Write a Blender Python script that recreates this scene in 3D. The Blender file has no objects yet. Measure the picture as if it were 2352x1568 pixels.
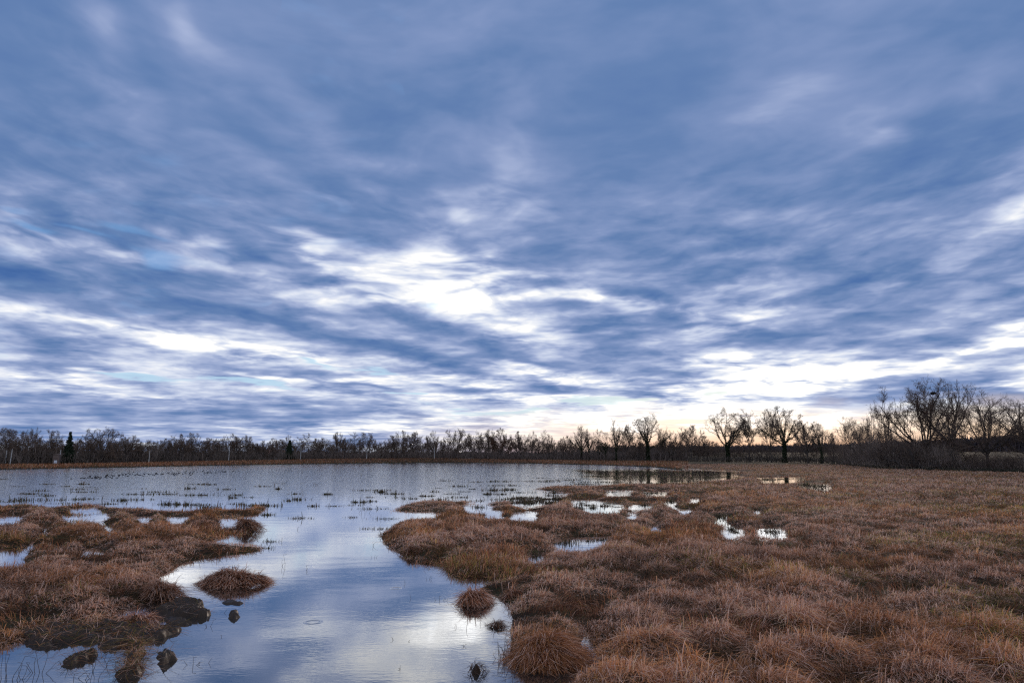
import bpy, math, random
import numpy as np
from mathutils import Vector, Matrix

# ------------------------------------------------------------------ camera
S = bpy.context.scene
FOCAL_MM, PITCH, EYE = 24.5, 9.42, 2.6
FPX = FOCAL_MM / 36.0 * 2352.0           # focal length in photo units (photo 2352 wide)
cam_data = bpy.data.cameras.new("camera")
cam_data.lens = FOCAL_MM
cam_data.sensor_width = 36.0
cam_data.clip_start = 0.1
cam_data.clip_end = 6000.0
cam = bpy.data.objects.new("camera", cam_data)
S.collection.objects.link(cam)
cam.location = (0, 0, EYE)
cam.rotation_euler = (math.radians(90 + PITCH), 0, 0)
S.camera = cam

_cp, _sp = math.cos(math.radians(PITCH)), math.sin(math.radians(PITCH))


def ray(X, Y):
    """Direction of a photo point (photo taken as 2352 x 1568)."""
    u, v = (X - 1176.0) / FPX, (784.0 - Y) / FPX
    d = Vector((u, _cp - v * _sp, _sp + v * _cp))
    return d.normalized()


def azel(X, Y):
    d = ray(X, Y)
    return math.degrees(math.atan2(d.x, d.y)), math.degrees(math.asin(d.z))


def gp(X, Y, z=0.0):
    """Where a photo point meets the level plane at height z."""
    d = ray(X, Y)
    t = (z - EYE) / d.z
    return (d.x * t, d.y * t)


# ------------------------------------------------------------------ world
SUN_AZ, SUN_EL = 27.0, 8.5
W = bpy.data.worlds.new("World")
S.world = W
W.use_nodes = True
nt = W.node_tree
nt.nodes.clear()


def N(kind, **kw):
    n = nt.nodes.new(kind)
    for k, v in kw.items():
        setattr(n, k, v)
    return n


def setin(sock, v):
    if hasattr(v, "is_output") or isinstance(v, bpy.types.NodeSocket):
        nt.links.new(v, sock)
    else:
        sock.default_value = v


def M(op, a, b=None, c=None, clamp=False):
    n = N("ShaderNodeMath", operation=op, use_clamp=clamp)
    setin(n.inputs[0], a)
    if b is not None:
        setin(n.inputs[1], b)
    if c is not None:
        setin(n.inputs[2], c)
    return n.outputs[0]


def VM(op, a, b=None, scale=None):
    n = N("ShaderNodeVectorMath", operation=op)
    setin(n.inputs[0], a)
    if b is not None:
        setin(n.inputs[1], b)
    if scale is not None:
        setin(n.inputs["Scale"], scale)
    return n.outputs["Value"] if op in ("LENGTH", "DOT_PRODUCT") else n.outputs[0]


def MR(v, a, b, c, d, smooth=True):
    n = N("ShaderNodeMapRange")
    n.interpolation_type = "SMOOTHSTEP" if smooth else "LINEAR"
    setin(n.inputs[0], v)
    for i, q in enumerate((a, b, c, d)):
        setin(n.inputs[i + 1], q)
    return n.outputs[0]


def XYZ(x, y, z=0.0):
    n = N("ShaderNodeCombineXYZ")
    setin(n.inputs[0], x); setin(n.inputs[1], y); setin(n.inputs[2], z)
    return n.outputs[0]


def NOISE(vec, scale, detail=6.0, rough=0.55, dist=0.0, lac=2.0, color=False):
    n = N("ShaderNodeTexNoise")
    setin(n.inputs["Vector"], vec)
    n.inputs["Scale"].default_value = scale
    n.inputs["Detail"].default_value = detail
    n.inputs["Roughness"].default_value = rough
    n.inputs["Lacunarity"].default_value = lac
    n.inputs["Distortion"].default_value = dist
    return n.outputs["Color"] if color else n.outputs["Fac"]


def MIX(f, a, b, mode="MIX"):
    n = N("ShaderNodeMix", data_type="RGBA", blend_type=mode)
    setin(n.inputs["Factor"], f)
    setin(n.inputs[6], a if not isinstance(a, tuple) else (*a, 1.0))
    setin(n.inputs[7], b if not isinstance(b, tuple) else (*b, 1.0))
    return n.outputs[2]


tc = N("ShaderNodeTexCoord")
D = tc.outputs["Generated"]
sep = N("ShaderNodeSeparateXYZ")
nt.links.new(D, sep.inputs[0])
zc = M("MAXIMUM", sep.outputs[2], 0.0)
DEG = 57.29578
el = M("MULTIPLY", M("ARCSINE", zc), DEG)
az = M("MULTIPLY", M("ARCTAN2", sep.outputs[0], sep.outputs[1]), DEG)
# flat cloud deck seen in perspective
zd = M("ADD", zc, 0.055)
P = XYZ(M("DIVIDE", sep.outputs[0], zd), M("DIVIDE", sep.outputs[1], zd))
# ragged edges: bend the angles with noise that lies on the cloud deck
w1 = VM("SUBTRACT", NOISE(P, 0.9, 3, 0.6, color=True), (0.5, 0.5, 0.5))
w2 = VM("SUBTRACT", NOISE(P, 2.7, 3, 0.5, color=True), (0.5, 0.5, 0.5))
we = MR(el, 0.0, 24.0, 0.35, 1.0)
warp = VM("ADD", VM("MULTIPLY", w1, (9.0, 4.2, 0.0)), VM("MULTIPLY", w2, (4.5, 2.4, 0.0)))
A = VM("ADD", XYZ(az, el), VM("SCALE", warp, scale=we))

DPP = DEG / FPX       # degrees per photo unit near the middle


def blob_sum(blobs, after=None, grow=1.0):
    # the running sum rides in the vector's z, so the nodes run one after another
    V = A if after is None else VM("ADD", A, VM("MULTIPLY", after, (0.0, 0.0, 1e-12)))
    for (X, Y, rx, ry, rot, amp) in blobs:
        (a, e), (sx, sy) = azel(X, Y), blob_size(X, Y, rx, ry, grow)
        m = N("ShaderNodeMapping", vector_type="TEXTURE")
        nt.links.new(V, m.inputs["Vector"])
        m.inputs["Location"].default_value = (a, e, 0)
        m.inputs["Rotation"].default_value = (0, 0, math.radians(-rot))
        m.inputs["Scale"].default_value = (sx, sy, 1e9)
        v = MR(VM("LENGTH", m.outputs[0]), 0.0, 1.0, amp, 0.0)
        V = VM("ADD", V, XYZ(0.0, 0.0, v))
    s_ = N("ShaderNodeSeparateXYZ")
    nt.links.new(V, s_.inputs[0])
    return s_.outputs[2], V


def blob_size(X, Y, rx, ry, grow):
    k = 1.0 / (1.0 + ((X - 1176) ** 2 + (Y - 784) ** 2) / FPX ** 2)
    return rx * DPP * k ** 0.5 * grow, ry * DPP * k ** 0.5 * grow


def within(blobs, box, grow):
    out = []
    for b in blobs:
        (a, e), (sx, sy) = azel(b[0], b[1]), blob_size(*b[:4], grow)
        c, q = abs(math.cos(math.radians(b[4]))), abs(math.sin(math.radians(b[4])))
        hx, hy = math.hypot(sx * c, sy * q), math.hypot(sx * q, sy * c)
        if a + hx > box[0] and a - hx < box[1] and e + hy > box[2] and e - hy < box[3]:
            out.append(b)
    return out


# rot: degrees clockwise as seen (right end lower)
CLOUDS = [
    # high wisps
    (190, 20, 150, 75, 40, .17), (245, 75, 80, 50, 50, .12), (430, 100, 150, 95, 30, .15), (440, 60, 40, 60, 0, .10),
    (260, 235, 110, 60, 45, .16), (330, 245, 60, 40, 35, .10), (130, 125, 140, 45, 25, .12), (650, 240, 190, 70, 30, .13),
    (480, 330, 220, 40, 20, .08), (730, 330, 120, 60, 20, .08), (880, 365, 110, 30, 10, .16), (1195, 360, 80, 150, 0, .20),
    (1060, 130, 140, 180, 10, .05), (1760, 240, 190, 45, -18, .10), (1975, 300, 110, 60, -25, .15), (2010, 322, 60, 22, -15, .14), (2235, 190, 90, 60, -40, .20),
    (2250, 235, 60, 50, 60, .14), (2345, 385, 80, 50, 0, .22), (2345, 490, 90, 45, -20, .42), (1700, 480, 90, 30, 0, .14), (1100, 20, 160, 90, 0, .05),
    (1650, 550, 120, 35, 0, .10), (2130, 600, 150, 70, -20, .10),
    # middle band
    (20, 460, 60, 28, 0, .28), (15, 492, 60, 14, 0, .40), (190, 480, 80, 18, 5, .28), (85, 523, 50, 12, 15, .3), (180, 525, 70, 13, 0, .26),
    (530, 488, 90, 35, 10, .18), (715, 440, 110, 32, 5, .20), (850, 450, 80, 32, 20, .24), (390, 525, 40, 16, 0, .3),
    (1060, 470, 130, 55, -20, .30), (1050, 520, 150, 35, 5, .30), (1140, 470, 70, 60, 0, .16), (1240, 490, 80, 35, 0, .22), (950, 470, 40, 20, 0, .25),
    (70, 580, 190, 45, 3, .32), (255, 578, 120, 25, 4, .34), (130, 545, 170, 22, 0, .16), (240, 545, 60, 16, 0, .25),
    (525, 560, 90, 26, 5, .42), (675, 562, 100, 32, 18, .48), (735, 585, 80, 26, 30, .30), (600, 625, 260, 60, 3, .22), (800, 610, 160, 45, 10, .22),
    (960, 605, 220, 45, 8, .22), (1040, 590, 180, 45, 0, .26), (1130, 600, 60, 30, 20, .25), (930, 545, 140, 30, 5, .06), (860, 568, 200, 26, 4, -.14), (1010, 560, 120, 18, 0, -.10),
    (1000, 655, 210, 62, 3, .62), (1085, 705, 110, 52, 10, .60), (880, 685, 170, 28, -5, .42), (1060, 650, 110, 40, 0, .3), (780, 665, 160, 30, 0, .2),
    (1220, 672, 150, 28, 0, .36), (1410, 690, 100, 34, 12, .70), (1300, 680, 160, 16, 3, .45), (1450, 700, 60, 30, 0, .45), (1230, 632, 120, 18, 0, .28), (1260, 600, 60, 15, 0, .15),
    (1220, 776, 130, 26, 6, .62), (1200, 735, 100, 22, 3, .48), (1360, 740, 110, 20, 0, .22), (1410, 770, 120, 14, 0, .2), (1530, 720, 60, 30, 0, .22),
    (1665, 722, 110, 20, 0, .55), (1640, 762, 120, 20, -3, .42), (1660, 788, 60, 12, 0, .5), (1650, 820, 90, 14, 0, .55), (1775, 685, 90, 55, -15, .30), (1655, 660, 80, 22, -18, .32), (1500, 660, 80, 40, 0, .1),
    # low band
    (90, 715, 180, 45, 8, .36), (290, 745, 180, 28, 8, .30), (60, 775, 130, 12, 4, .14), (400, 785, 200, 22, 9, .40), (560, 800, 190, 26, 8, .45), (700, 818, 150, 16, 8, .48),
    (560, 860, 160, 10, 4, .30), (250, 858, 110, 9, 2, .34), (130, 882, 180, 22, 3, .34), (450, 750, 150, 20, 12, .22), (620, 765, 150, 20, 10, .26),
    (640, 870, 120, 8, 5, .3), (960, 835, 140, 13, 5, .38), (880, 872, 120, 12, 6, .36), (800, 870, 100, 9, 3, .3), (1000, 870, 120, 10, 4, .26),
    (1250, 862, 170, 22, 9, .60), (1380, 888, 200, 20, 6, .55), (1180, 880, 200, 14, 4, .45), (960, 905, 200, 10, 2, .34),
    (1770, 850, 240, 52, 3, .62), (1890, 868, 170, 34, -4, .55), (1760, 870, 180, 34, 3, .45), (1640, 890, 160, 22, 2, .55), (1960, 845, 100, 14, -10, .4), (1700, 905, 260, 22, 0, .45),
    (2285, 777, 105, 34, -10, .80), (2130, 828, 150, 18, -12, .36), (2210, 815, 120, 14, -14, .3), (2320, 880, 120, 10, -4, .4), (2060, 860, 150, 9, -4, .3), (2250, 850, 150, 12, -3, .18),
    (1280, 915, 250, 16, 2, .40), (1500, 930, 350, 18, 2, .45), (1180, 965, 330, 20, 2, .36), (1420, 960, 300, 18, 0, .45), (1650, 940, 220, 16, 0, .40), (1800, 965, 260, 26, 0, .5), (1600, 985, 300, 16, 0, .35),
    (750, 990, 300, 10, 1, .22), (600, 925, 300, 8, 1, .16), (330, 925, 160, 7, 0, .14), (980, 985, 260, 14, 0, .25), (2200, 990, 260, 18, 0, .45), (2150, 955, 220, 8, -3, .3),
    # shaded undersides
    (950, 420, 90, 34, -15, -.16), (740, 405, 120, 30, 5, -.07), (1480, 562, 80, 20, 0, -.13), (1275, 590, 130, 24, 0, -.22), (1230, 644, 110, 12, 0, -.28), (1230, 525, 140, 25, 0, -.08),
    (350, 630, 230, 34, 3, -.24), (60, 625, 150, 22, 3, -.20), (390, 690, 300, 48, 9, -.28), (60, 675, 200, 30, 3, -.22), (430, 690, 80, 20, 0, -.12), (580, 585, 130, 14, 0, -.16), (260, 560, 40, 10, 0, -.1),
    (880, 722, 150, 20, -4, -.22), (820, 772, 180, 24, 4, -.14), (860, 800, 200, 24, 6, -.20), (960, 815, 230, 22, 9, -.28), (1010, 838, 160, 12, 6, -.20), (1010, 750, 160, 26, 0, -.16), (700, 752, 200, 24, 8, -.2), (560, 700, 200, 30, 10, -.1),
    (1230, 700, 150, 18, 2, -.26), (1290, 755, 120, 16, 3, -.24), (1360, 790, 220, 24, 3, -.26), (1210, 828, 190, 12, 5, -.36), (1100, 830, 140, 12, 4, -.2), (1430, 815, 170, 20, 3, -.22), (1560, 755, 90, 14, 0, -.25), (1650, 738, 90, 12, -4, -.34), (1500, 700, 70, 40, 60, -.18),
    (1330, 886, 190, 24, 4, -.46), (1450, 905, 150, 12, 3, -.25), (1610, 862, 180, 22, 5, -.32), (1500, 850, 160, 18, 6, -.2), (1240, 895, 120, 14, 3, -.25), (840, 888, 220, 10, 5, -.3), (1030, 888, 150, 8, 4, -.28), (700, 850, 200, 12, 5, -.2), (470, 835, 200, 14, 6, -.14),
    (1960, 735, 260, 34, -10, -.28), (1740, 775, 170, 24, 0, -.26), (1830, 750, 150, 24, -5, -.14), (2050, 690, 220, 60, -12, -.10), (2150, 760, 160, 24, -12, -.14), (1900, 800, 200, 16, -6, -.12),
    (1760, 608, 170, 26, 3, -.16), (1850, 650, 150, 34, -10, -.12), (1560, 580, 200, 60, 0, -.06), (1430, 120, 330, 150, 0, -.09), (1440, 270, 240, 130, 0, -.10), (2250, 90, 200, 120, 0, -.06), (1800, 420, 300, 60, -12, -.08), (2000, 450, 260, 60, -8, -.07), (2100, 500, 200, 26, -4, -.08), (1700, 380, 220, 60, -20, -.06), (2130, 290, 160, 40, -35, -.10), (60, 60, 140, 120, 0, -.06), (330, 180, 70, 90, 10, -.06), (560, 300, 160, 30, 30, -.07),
    (1830, 915, 280, 16, 6, -.30), (2060, 905, 200, 18, 2, -.30), (2180, 878, 160, 12, -4, -.25), (2030, 880, 160, 10, -6, -.2), (1950, 945, 220, 12, 4, -.30), (2280, 920, 200, 24, 0, -.2), (2250, 970, 200, 8, 0, -.2), (2300, 840, 120, 10, -6, -.2), (2050, 835, 120, 14, -8, -.2),
    (100, 955, 330, 40, 0, -.14), (400, 905, 300, 14, 3, -.14), (500, 955, 300, 26, 0, -.12), (750, 955, 260, 22, 0, -.10), (150, 835, 200, 18, 4, -.14), (60, 800, 150, 14, 3, -.14), (300, 880, 120, 6, 2, -.18),
]
HOLES = [
    (330, 871, 170, 13, 1, 1.0), (560, 876, 180, 15, 3, 1.0), (720, 832, 110, 12, 8, .75), (860, 850, 110, 11, 8, .8), (930, 903, 90, 9, 1, .9),
    (1120, 951, 150, 13, 0, .9), (1350, 925, 160, 14, 0, 1.0), (1450, 915, 120, 9, 0, .8), (1570, 965, 150, 14, 1, 1.0), (1640, 904, 70, 9, -2, .8), (1790, 880, 60, 6, 0, .5), (1230, 945, 120, 10, 0, .7), (1000, 925, 120, 8, 0, .4),
]
BLUES = [
    (390, 590, 80, 30, 10, 1.0), (330, 560, 120, 22, 10, .6), (310, 522, 170, 14, 8, .9), (60, 505, 100, 16, 5, 1.0), (190, 510, 140, 12, 5, .9), (985, 692, 70, 14, 0, .75), (30, 470, 70, 14, 0, .7), (60, 650, 120, 14, 0, .3), (40, 770, 60, 10, 0, .4), (690, 405, 40, 14, 0, .2),
]
BASE_LOW, BASE_HIGH, AMP = 0.575, 0.40, 0.78
n1 = NOISE(P, 0.55, 6, 0.56, 0.5)
n2 = NOISE(P, 1.9, 4, 0.52, 0.0)
Pst = XYZ(M("MULTIPLY", az, 0.14), M("MULTIPLY", el, 0.42))
n3 = NOISE(VM("ADD", Pst, VM("SCALE", w1, scale=0.25)), 1.6, 3, 0.48)     # long low streaks
n4 = NOISE(VM("ADD", P, VM("SCALE", w1, scale=1.2)), 5.0, 3, 0.52)
lowf = MR(el, 2.0, 16.0, 1.0, 0.0)
midf = MR(el, 25.0, 11.0, 0.0, 1.0)
base = M("ADD", M("ADD", MR(el, 3.0, 22.0, BASE_LOW, BASE_HIGH), MR(az, -30.0, 25.0, -0.01, 0.03)), MR(el, 6.5, 1.0, 0.0, 0.06))
base = M("ADD", base, M("MULTIPLY", M("MULTIPLY", MR(el, 3.0, 5.5, 0.0, 1.0), MR(el, 14.0, 8.0, 0.0, 1.0)), MR(az, 5.0, -25.0, 0.02, 0.10)))
base = M("ADD", base, M("MULTIPLY", M("MULTIPLY", MR(el, 0.3, 1.5, 0.4, 1.0), MR(el, 5.2, 3.0, 0.0, 1.0)), MR(az, -14.0, 6.0, 0.0, 0.26)))
tex = M("MULTIPLY", M("SUBTRACT", n1, 0.5), M("ADD", 0.30, M("MULTIPLY", midf, 0.34)))
tex = M("ADD", tex, M("MULTIPLY", M("SUBTRACT", n2, 0.5), M("ADD", 0.42, M("MULTIPLY", midf, 0.34))))
tex = M("ADD", tex, M("MULTIPLY", M("SUBTRACT", n3, 0.5), M("MULTIPLY", lowf, 0.95)))
tex = M("ADD", tex, M("MULTIPLY", M("SUBTRACT", n4, 0.5), M("ADD", 0.20, M("MULTIPLY", midf, 0.16))))
bow = M("SUBTRACT", el, M("MULTIPLY", M("MULTIPLY", az, az), 0.0024))          # cloud streets, bowed by perspective
Pb = VM("ADD", XYZ(M("MULTIPLY", az, 0.17), M("MULTIPLY", bow, 0.62)), VM("SCALE", w2, scale=1.1))
n5 = NOISE(Pb, 1.0, 4, 0.52)
bandf = M("MULTIPLY", MR(el, 2.5, 6.0, 0.25, 1.0), MR(el, 26.0, 13.0, 0.12, 1.0))
tex = M("ADD", tex, M("MULTIPLY", M("SUBTRACT", n5, 0.47), M("MULTIPLY", bandf, 0.85)))
# overhead and behind, out of view, the sky is brightened to light the land
tex = M("ADD", tex, MR(el, 40.0, 65.0, 0.0, 0.26))
tex = M("ADD", tex, MR(sep.outputs[1], 0.25, -0.4, 0.0, 0.22))
L0 = M("ADD", base, tex)
broken = M("MAXIMUM", 0.05, M("ADD", 0.12, M("ADD", M("MULTIPLY", M("SUBTRACT", n2, 0.3), 1.6), M("MULTIPLY", M("SUBTRACT", n4, 0.3), 1.4))))

# clear air between the clouds: the physical sky, lifted to the photo's pale cyan low down
sky = N("ShaderNodeTexSky", sky_type="NISHITA")
sky.sun_disc = False
sky.sun_elevation = math.radians(SUN_EL)
sky.sun_rotation = math.radians(SUN_AZ)
sky.air_density = 1.0
sky.dust_density = 0.6
sky.ozone_density = 1.5
skyc = MIX(1.0, sky.outputs[0], (0.10, 0.10, 0.10), "MULTIPLY")
pale = MIX(MR(az, -10.0, 14.0, 0.0, 1.0), (.50, .74, .95), (.56, .74, .82))
clear = MIX(0.85, skyc, pale)
blue = MIX(0.80, skyc, (.19, .43, .83))
edge = M("MULTIPLY", M("SUBTRACT", n4, 0.5), 0.9)
edge = M("ADD", edge, M("MULTIPLY", M("SUBTRACT", n3, 0.5), 1.1))

# the low sun's warmth along the horizon
wa = M("MULTIPLY", MR(M("ABSOLUTE", M("SUBTRACT", az, SUN_AZ + 1.0)), 0.0, 30.0, 1.0, 0.0), MR(el, 0.2, 4.2, 1.0, 0.0))
warm = MIX(wa, (1, 1, 1), (1.10, .90, .76))
wb = M("MULTIPLY", MR(M("ABSOLUTE", M("SUBTRACT", az, SUN_AZ)), 8.0, 42.0, 1.0, 0.0), MR(M("ADD", el, M("MULTIPLY", M("SUBTRACT", n3, 0.5), 4.0)), 0.8, 4.4, 0.95, 0.0))
glowc = MIX(MR(el, 0.2, 2.6, 0.0, 1.0), (1.05, .58, .34), (1.35, 1.02, .72))

RAMP = [(0.00, (.038, .105, .31)), (0.18, (.066, .152, .385)), (0.36, (.130, .224, .445)), (0.50, (.220, .304, .535)),
        (0.64, (.37, .445, .67)), (0.82, (.66, .72, .87)), (1.0, (1.0, 1.0, 1.0))]
GROW = 1.38


GROUP_IN = [("A", "Vector"), ("L0", "Float"), ("broken", "Float"), ("edge", "Float"), ("clear", "Color"), ("blue", "Color"), ("warm", "Color"), ("glow", "Float"), ("glowc", "Color")]


def leaf(clouds, holes, blues):
    """The sky of one tract of directions, with only the clouds that reach into it (a node group)."""
    global nt, A
    main, mainA = nt, A
    g = bpy.data.node_groups.new("sky_tract", "ShaderNodeTree")
    for nm, ty in GROUP_IN:
        g.interface.new_socket(nm, in_out="INPUT", socket_type="NodeSocket" + ty)
    g.interface.new_socket("Color", in_out="OUTPUT", socket_type="NodeSocketColor")
    nt = g
    gi = N("NodeGroupInput").outputs
    A, L, V = gi["A"], gi["L0"], None
    if clouds:
        b, V = blob_sum(clouds, None, GROW)
        L = M("ADD", L, M("MULTIPLY", M("MULTIPLY", b, AMP), gi["broken"]))
    ramp = N("ShaderNodeValToRGB")
    cr = ramp.color_ramp
    cr.interpolation = "LINEAR"
    while len(cr.elements) < len(RAMP):
        cr.elements.new(0.5)
    for e_, (p_, c_) in zip(cr.elements, RAMP):
        e_.position = p_
        e_.color = (*c_, 1.0)
    nt.links.new(M("MULTIPLY", L, 1.0, clamp=True), ramp.inputs[0])
    boost = M("ADD", 1.0, MR(L, 0.98, 1.6, 0.0, 1.2, smooth=False))
    col = MIX(1.0, ramp.outputs[0], XYZ(boost, boost, boost), "MULTIPLY")
    if blues:
        b, V = blob_sum(blues, V)
        col = MIX(MR(M("ADD", b, M("MULTIPLY", gi["edge"], 1.5)), 0.05, 1.25, 0.0, 0.55), col, gi["blue"])
    if holes:
        b, V = blob_sum(holes, V)
        col = MIX(MR(M("ADD", b, gi["edge"]), 0.22, 0.80, 0.0, 0.85), col, gi["clear"])
    col = MIX(1.0, col, gi["warm"], "MULTIPLY")
    col = MIX(gi["glow"], col, gi["glowc"])
    go = N("NodeGroupOutput")
    nt.links.new(col, go.inputs[0])
    nt, A = main, mainA
    gn = N("ShaderNodeGroup", node_tree=g)
    for (nm, ty), src in zip(GROUP_IN, (A, L0, broken, edge, clear, blue, warm, wb, glowc)):
        nt.links.new(src, gn.inputs[nm])
    bg = N("ShaderNodeBackground")
    nt.links.new(gn.outputs[0], bg.inputs["Color"])
    bg.inputs["Strength"].default_value = 1.0
    return bg.outputs[0]


sepA = N("ShaderNodeSeparateXYZ")
nt.links.new(A, sepA.inputs[0])
AZ_CUTS = [-180, -43, -30, -20, -10, 0, 10, 20, 30, 43, 180]
EL_CUTS = [-20, 3.5, 7, 10.5, 15, 22, 50, 120]


def tract(a0, a1, e0, e1):
    box = (AZ_CUTS[a0], AZ_CUTS[a1], EL_CUTS[e0], EL_CUTS[e1])
    c, h, b = within(CLOUDS, box, GROW), within(HOLES, box, 1.0), within(BLUES, box, 1.0)
    if len(c) + len(h) + len(b) < 14 or (a1 - a0 == 1 and e1 - e0 == 1):
        return leaf(c, h, b)
    mx = N("ShaderNodeMixShader")
    if (a1 - a0) >= (e1 - e0):
        k = (a0 + a1) // 2
        f, lo, hi = M("GREATER_THAN", sepA.outputs[0], float(AZ_CUTS[k])), tract(a0, k, e0, e1), tract(k, a1, e0, e1)
    else:
        k = (e0 + e1) // 2
        f, lo, hi = M("GREATER_THAN", sepA.outputs[1], float(EL_CUTS[k])), tract(a0, a1, e0, k), tract(a0, a1, k, e1)
    nt.links.new(f, mx.inputs[0])
    nt.links.new(lo, mx.inputs[1])
    nt.links.new(hi, mx.inputs[2])
    return mx.outputs[0]


wo = N("ShaderNodeOutputWorld")
nt.links.new(tract(0, len(AZ_CUTS) - 1, 0, len(EL_CUTS) - 1), wo.inputs["Surface"])
W.cycles.sampling_method = "MANUAL"
W.cycles.sample_map_resolution = 512

# ------------------------------------------------------------------ sun behind thin cloud, low in front
sun_data = bpy.data.lights.new("sun", "SUN")
sun_data.energy = 1.4
sun_data.angle = math.radians(11)
sun_data.color = (1.0, 0.82, 0.66)
sun = bpy.data.objects.new("sun", sun_data)
S.collection.objects.link(sun)
_sd = Vector((math.sin(math.radians(SUN_AZ)) * math.cos(math.radians(SUN_EL)),
              math.cos(math.radians(SUN_AZ)) * math.cos(math.radians(SUN_EL)), math.sin(math.radians(SUN_EL))))
sun.rotation_euler = _sd.to_track_quat("Z", "Y").to_euler()

S.cycles.use_denoising = False
S.cycles.filter_width = 1.25
S.view_settings.view_transform = "Standard"
S.view_settings.look = "None"
S.view_settings.exposure = 0.0
S.view_settings.gamma = 1.0

# ------------------------------------------------------------------ helpers
rng = np.random.default_rng(7)


def link(o, parent=None):
    S.collection.objects.link(o)
    if parent is not None:
        o.parent = parent
    return o


def tag(o, label=None, cat=None, group=None, kind=None):
    for k, v in (("label", label), ("category", cat), ("group", group), ("kind", kind)):
        if v:
            o[k] = v
    return o


def mesh_np(name, verts, loops, starts, mats=(), colors=None, smooth=False, parent=None):
    """Link ONE mesh object from numpy arrays (flat vertex index list + polygon starts)."""
    me = bpy.data.meshes.new(name)
    me.vertices.add(len(verts))
    me.vertices.foreach_set("co", np.ascontiguousarray(verts, np.float32).ravel())
    me.loops.add(len(loops))
    me.loops.foreach_set("vertex_index", np.ascontiguousarray(loops, np.int32))
    me.polygons.add(len(starts))
    me.polygons.foreach_set("loop_start", np.ascontiguousarray(starts, np.int32))
    if smooth:
        me.polygons.foreach_set("use_smooth", np.ones(len(starts), bool))
    if colors is not None:
        at = me.color_attributes.new("tint", "FLOAT_COLOR", "POINT")
        c4 = np.ones((len(verts), 4), np.float32)
        c4[:, :3] = colors
        at.data.foreach_set("color", c4.ravel())
    for m in mats:
        me.materials.append(m)
    me.update(calc_edges=True)
    o = bpy.data.objects.new(name, me)
    return link(o, parent)


def empty(name, loc=(0, 0, 0), rz=0.0):
    o = bpy.data.objects.new(name, None)
    o.empty_display_size = 0.3
    o.location = loc
    o.rotation_euler = (0, 0, rz)
    return link(o)


def hash2(ix, iy, seed):
    h = (ix.astype(np.int64) * 374761393 + iy.astype(np.int64) * 668265263 + seed * 1442695041) & 0xFFFFFFFF
    h = ((h ^ (h >> 13)) * 1274126177) & 0xFFFFFFFF
    return ((h ^ (h >> 16)) & 0xFFFFFF) / float(0xFFFFFF)


def vnoise(x, y, seed=0):
    ix, iy = np.floor(x), np.floor(y)
    fx, fy = x - ix, y - iy
    fx, fy = fx * fx * (3 - 2 * fx), fy * fy * (3 - 2 * fy)
    a, b = hash2(ix, iy, seed), hash2(ix + 1, iy, seed)
    c, d = hash2(ix, iy + 1, seed), hash2(ix + 1, iy + 1, seed)
    return (a + (b - a) * fx) * (1 - fy) + (c + (d - c) * fx) * fy


def fbm(x, y, octs=4, seed=0):
    s, a, t = 0.0, 1.0, 0.0
    for o in range(octs):
        s = s + a * vnoise(x * 2 ** o + 13.7 * o, y * 2 ** o - 7.3 * o, seed + o)
        t += a
        a *= 0.5
    return s / t


def sstep(x, a, b):
    t = np.clip((x - a) / (b - a), 0, 1)
    return t * t * (3 - 2 * t)


# ------------------------------------------------------------------ materials
def material(name):
    m = bpy.data.materials.new(name)
    m.use_nodes = True
    t = m.node_tree
    t.nodes.clear()
    return m, t


def mnode(t, kind, **kw):
    n = t.nodes.new(kind)
    for k, v in kw.items():
        setattr(n, k, v)
    return n


def solid(name, col, rough=0.8, var=0.35, scale=3.0, spec=0.3, bump=0.0, col2=None):
    """Principled with object-space noise mottling between two tones."""
    m, t = material(name)
    tcn = mnode(t, "ShaderNodeTexCoord")
    nz = mnode(t, "ShaderNodeTexNoise")
    nz.inputs["Scale"].default_value = scale
    nz.inputs["Detail"].default_value = 5
    t.links.new(tcn.outputs["Object"], nz.inputs["Vector"])
    mx = mnode(t, "ShaderNodeMix", data_type="RGBA")
    c2 = col2 or tuple(c * (1 - var) for c in col)
    mx.inputs[6].default_value = (*col, 1)
    mx.inputs[7].default_value = (*c2, 1)
    t.links.new(nz.outputs["Fac"], mx.inputs["Factor"])
    p = mnode(t, "ShaderNodeBsdfPrincipled")
    t.links.new(mx.outputs[2], p.inputs["Base Color"])
    p.inputs["Roughness"].default_value = rough
    p.inputs["Specular IOR Level"].default_value = spec
    if bump:
        b = mnode(t, "ShaderNodeBump")
        b.inputs["Strength"].default_value = bump
        t.links.new(nz.outputs["Fac"], b.inputs["Height"])
        t.links.new(b.outputs[0], p.inputs["Normal"])
    o = mnode(t, "ShaderNodeOutputMaterial")
    t.links.new(p.outputs[0], o.inputs[0])
    return m


def grass_material(name, trans=0.38, rough=0.75, spec=0.08):
    m, t = material(name)
    at = mnode(t, "ShaderNodeAttribute", attribute_name="tint")
    p = mnode(t, "ShaderNodeBsdfPrincipled")
    p.inputs["Roughness"].default_value = rough
    p.inputs["Specular IOR Level"].default_value = spec
    t.links.new(at.outputs["Color"], p.inputs["Base Color"])
    tr = mnode(t, "ShaderNodeBsdfTranslucent")
    t.links.new(at.outputs["Color"], tr.inputs["Color"])
    mx = mnode(t, "ShaderNodeMixShader")
    mx.inputs[0].default_value = trans
    t.links.new(p.outputs[0], mx.inputs[1])
    t.links.new(tr.outputs[0], mx.inputs[2])
    o = mnode(t, "ShaderNodeOutputMaterial")
    t.links.new(mx.outputs[0], o.inputs[0])
    return m


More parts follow.
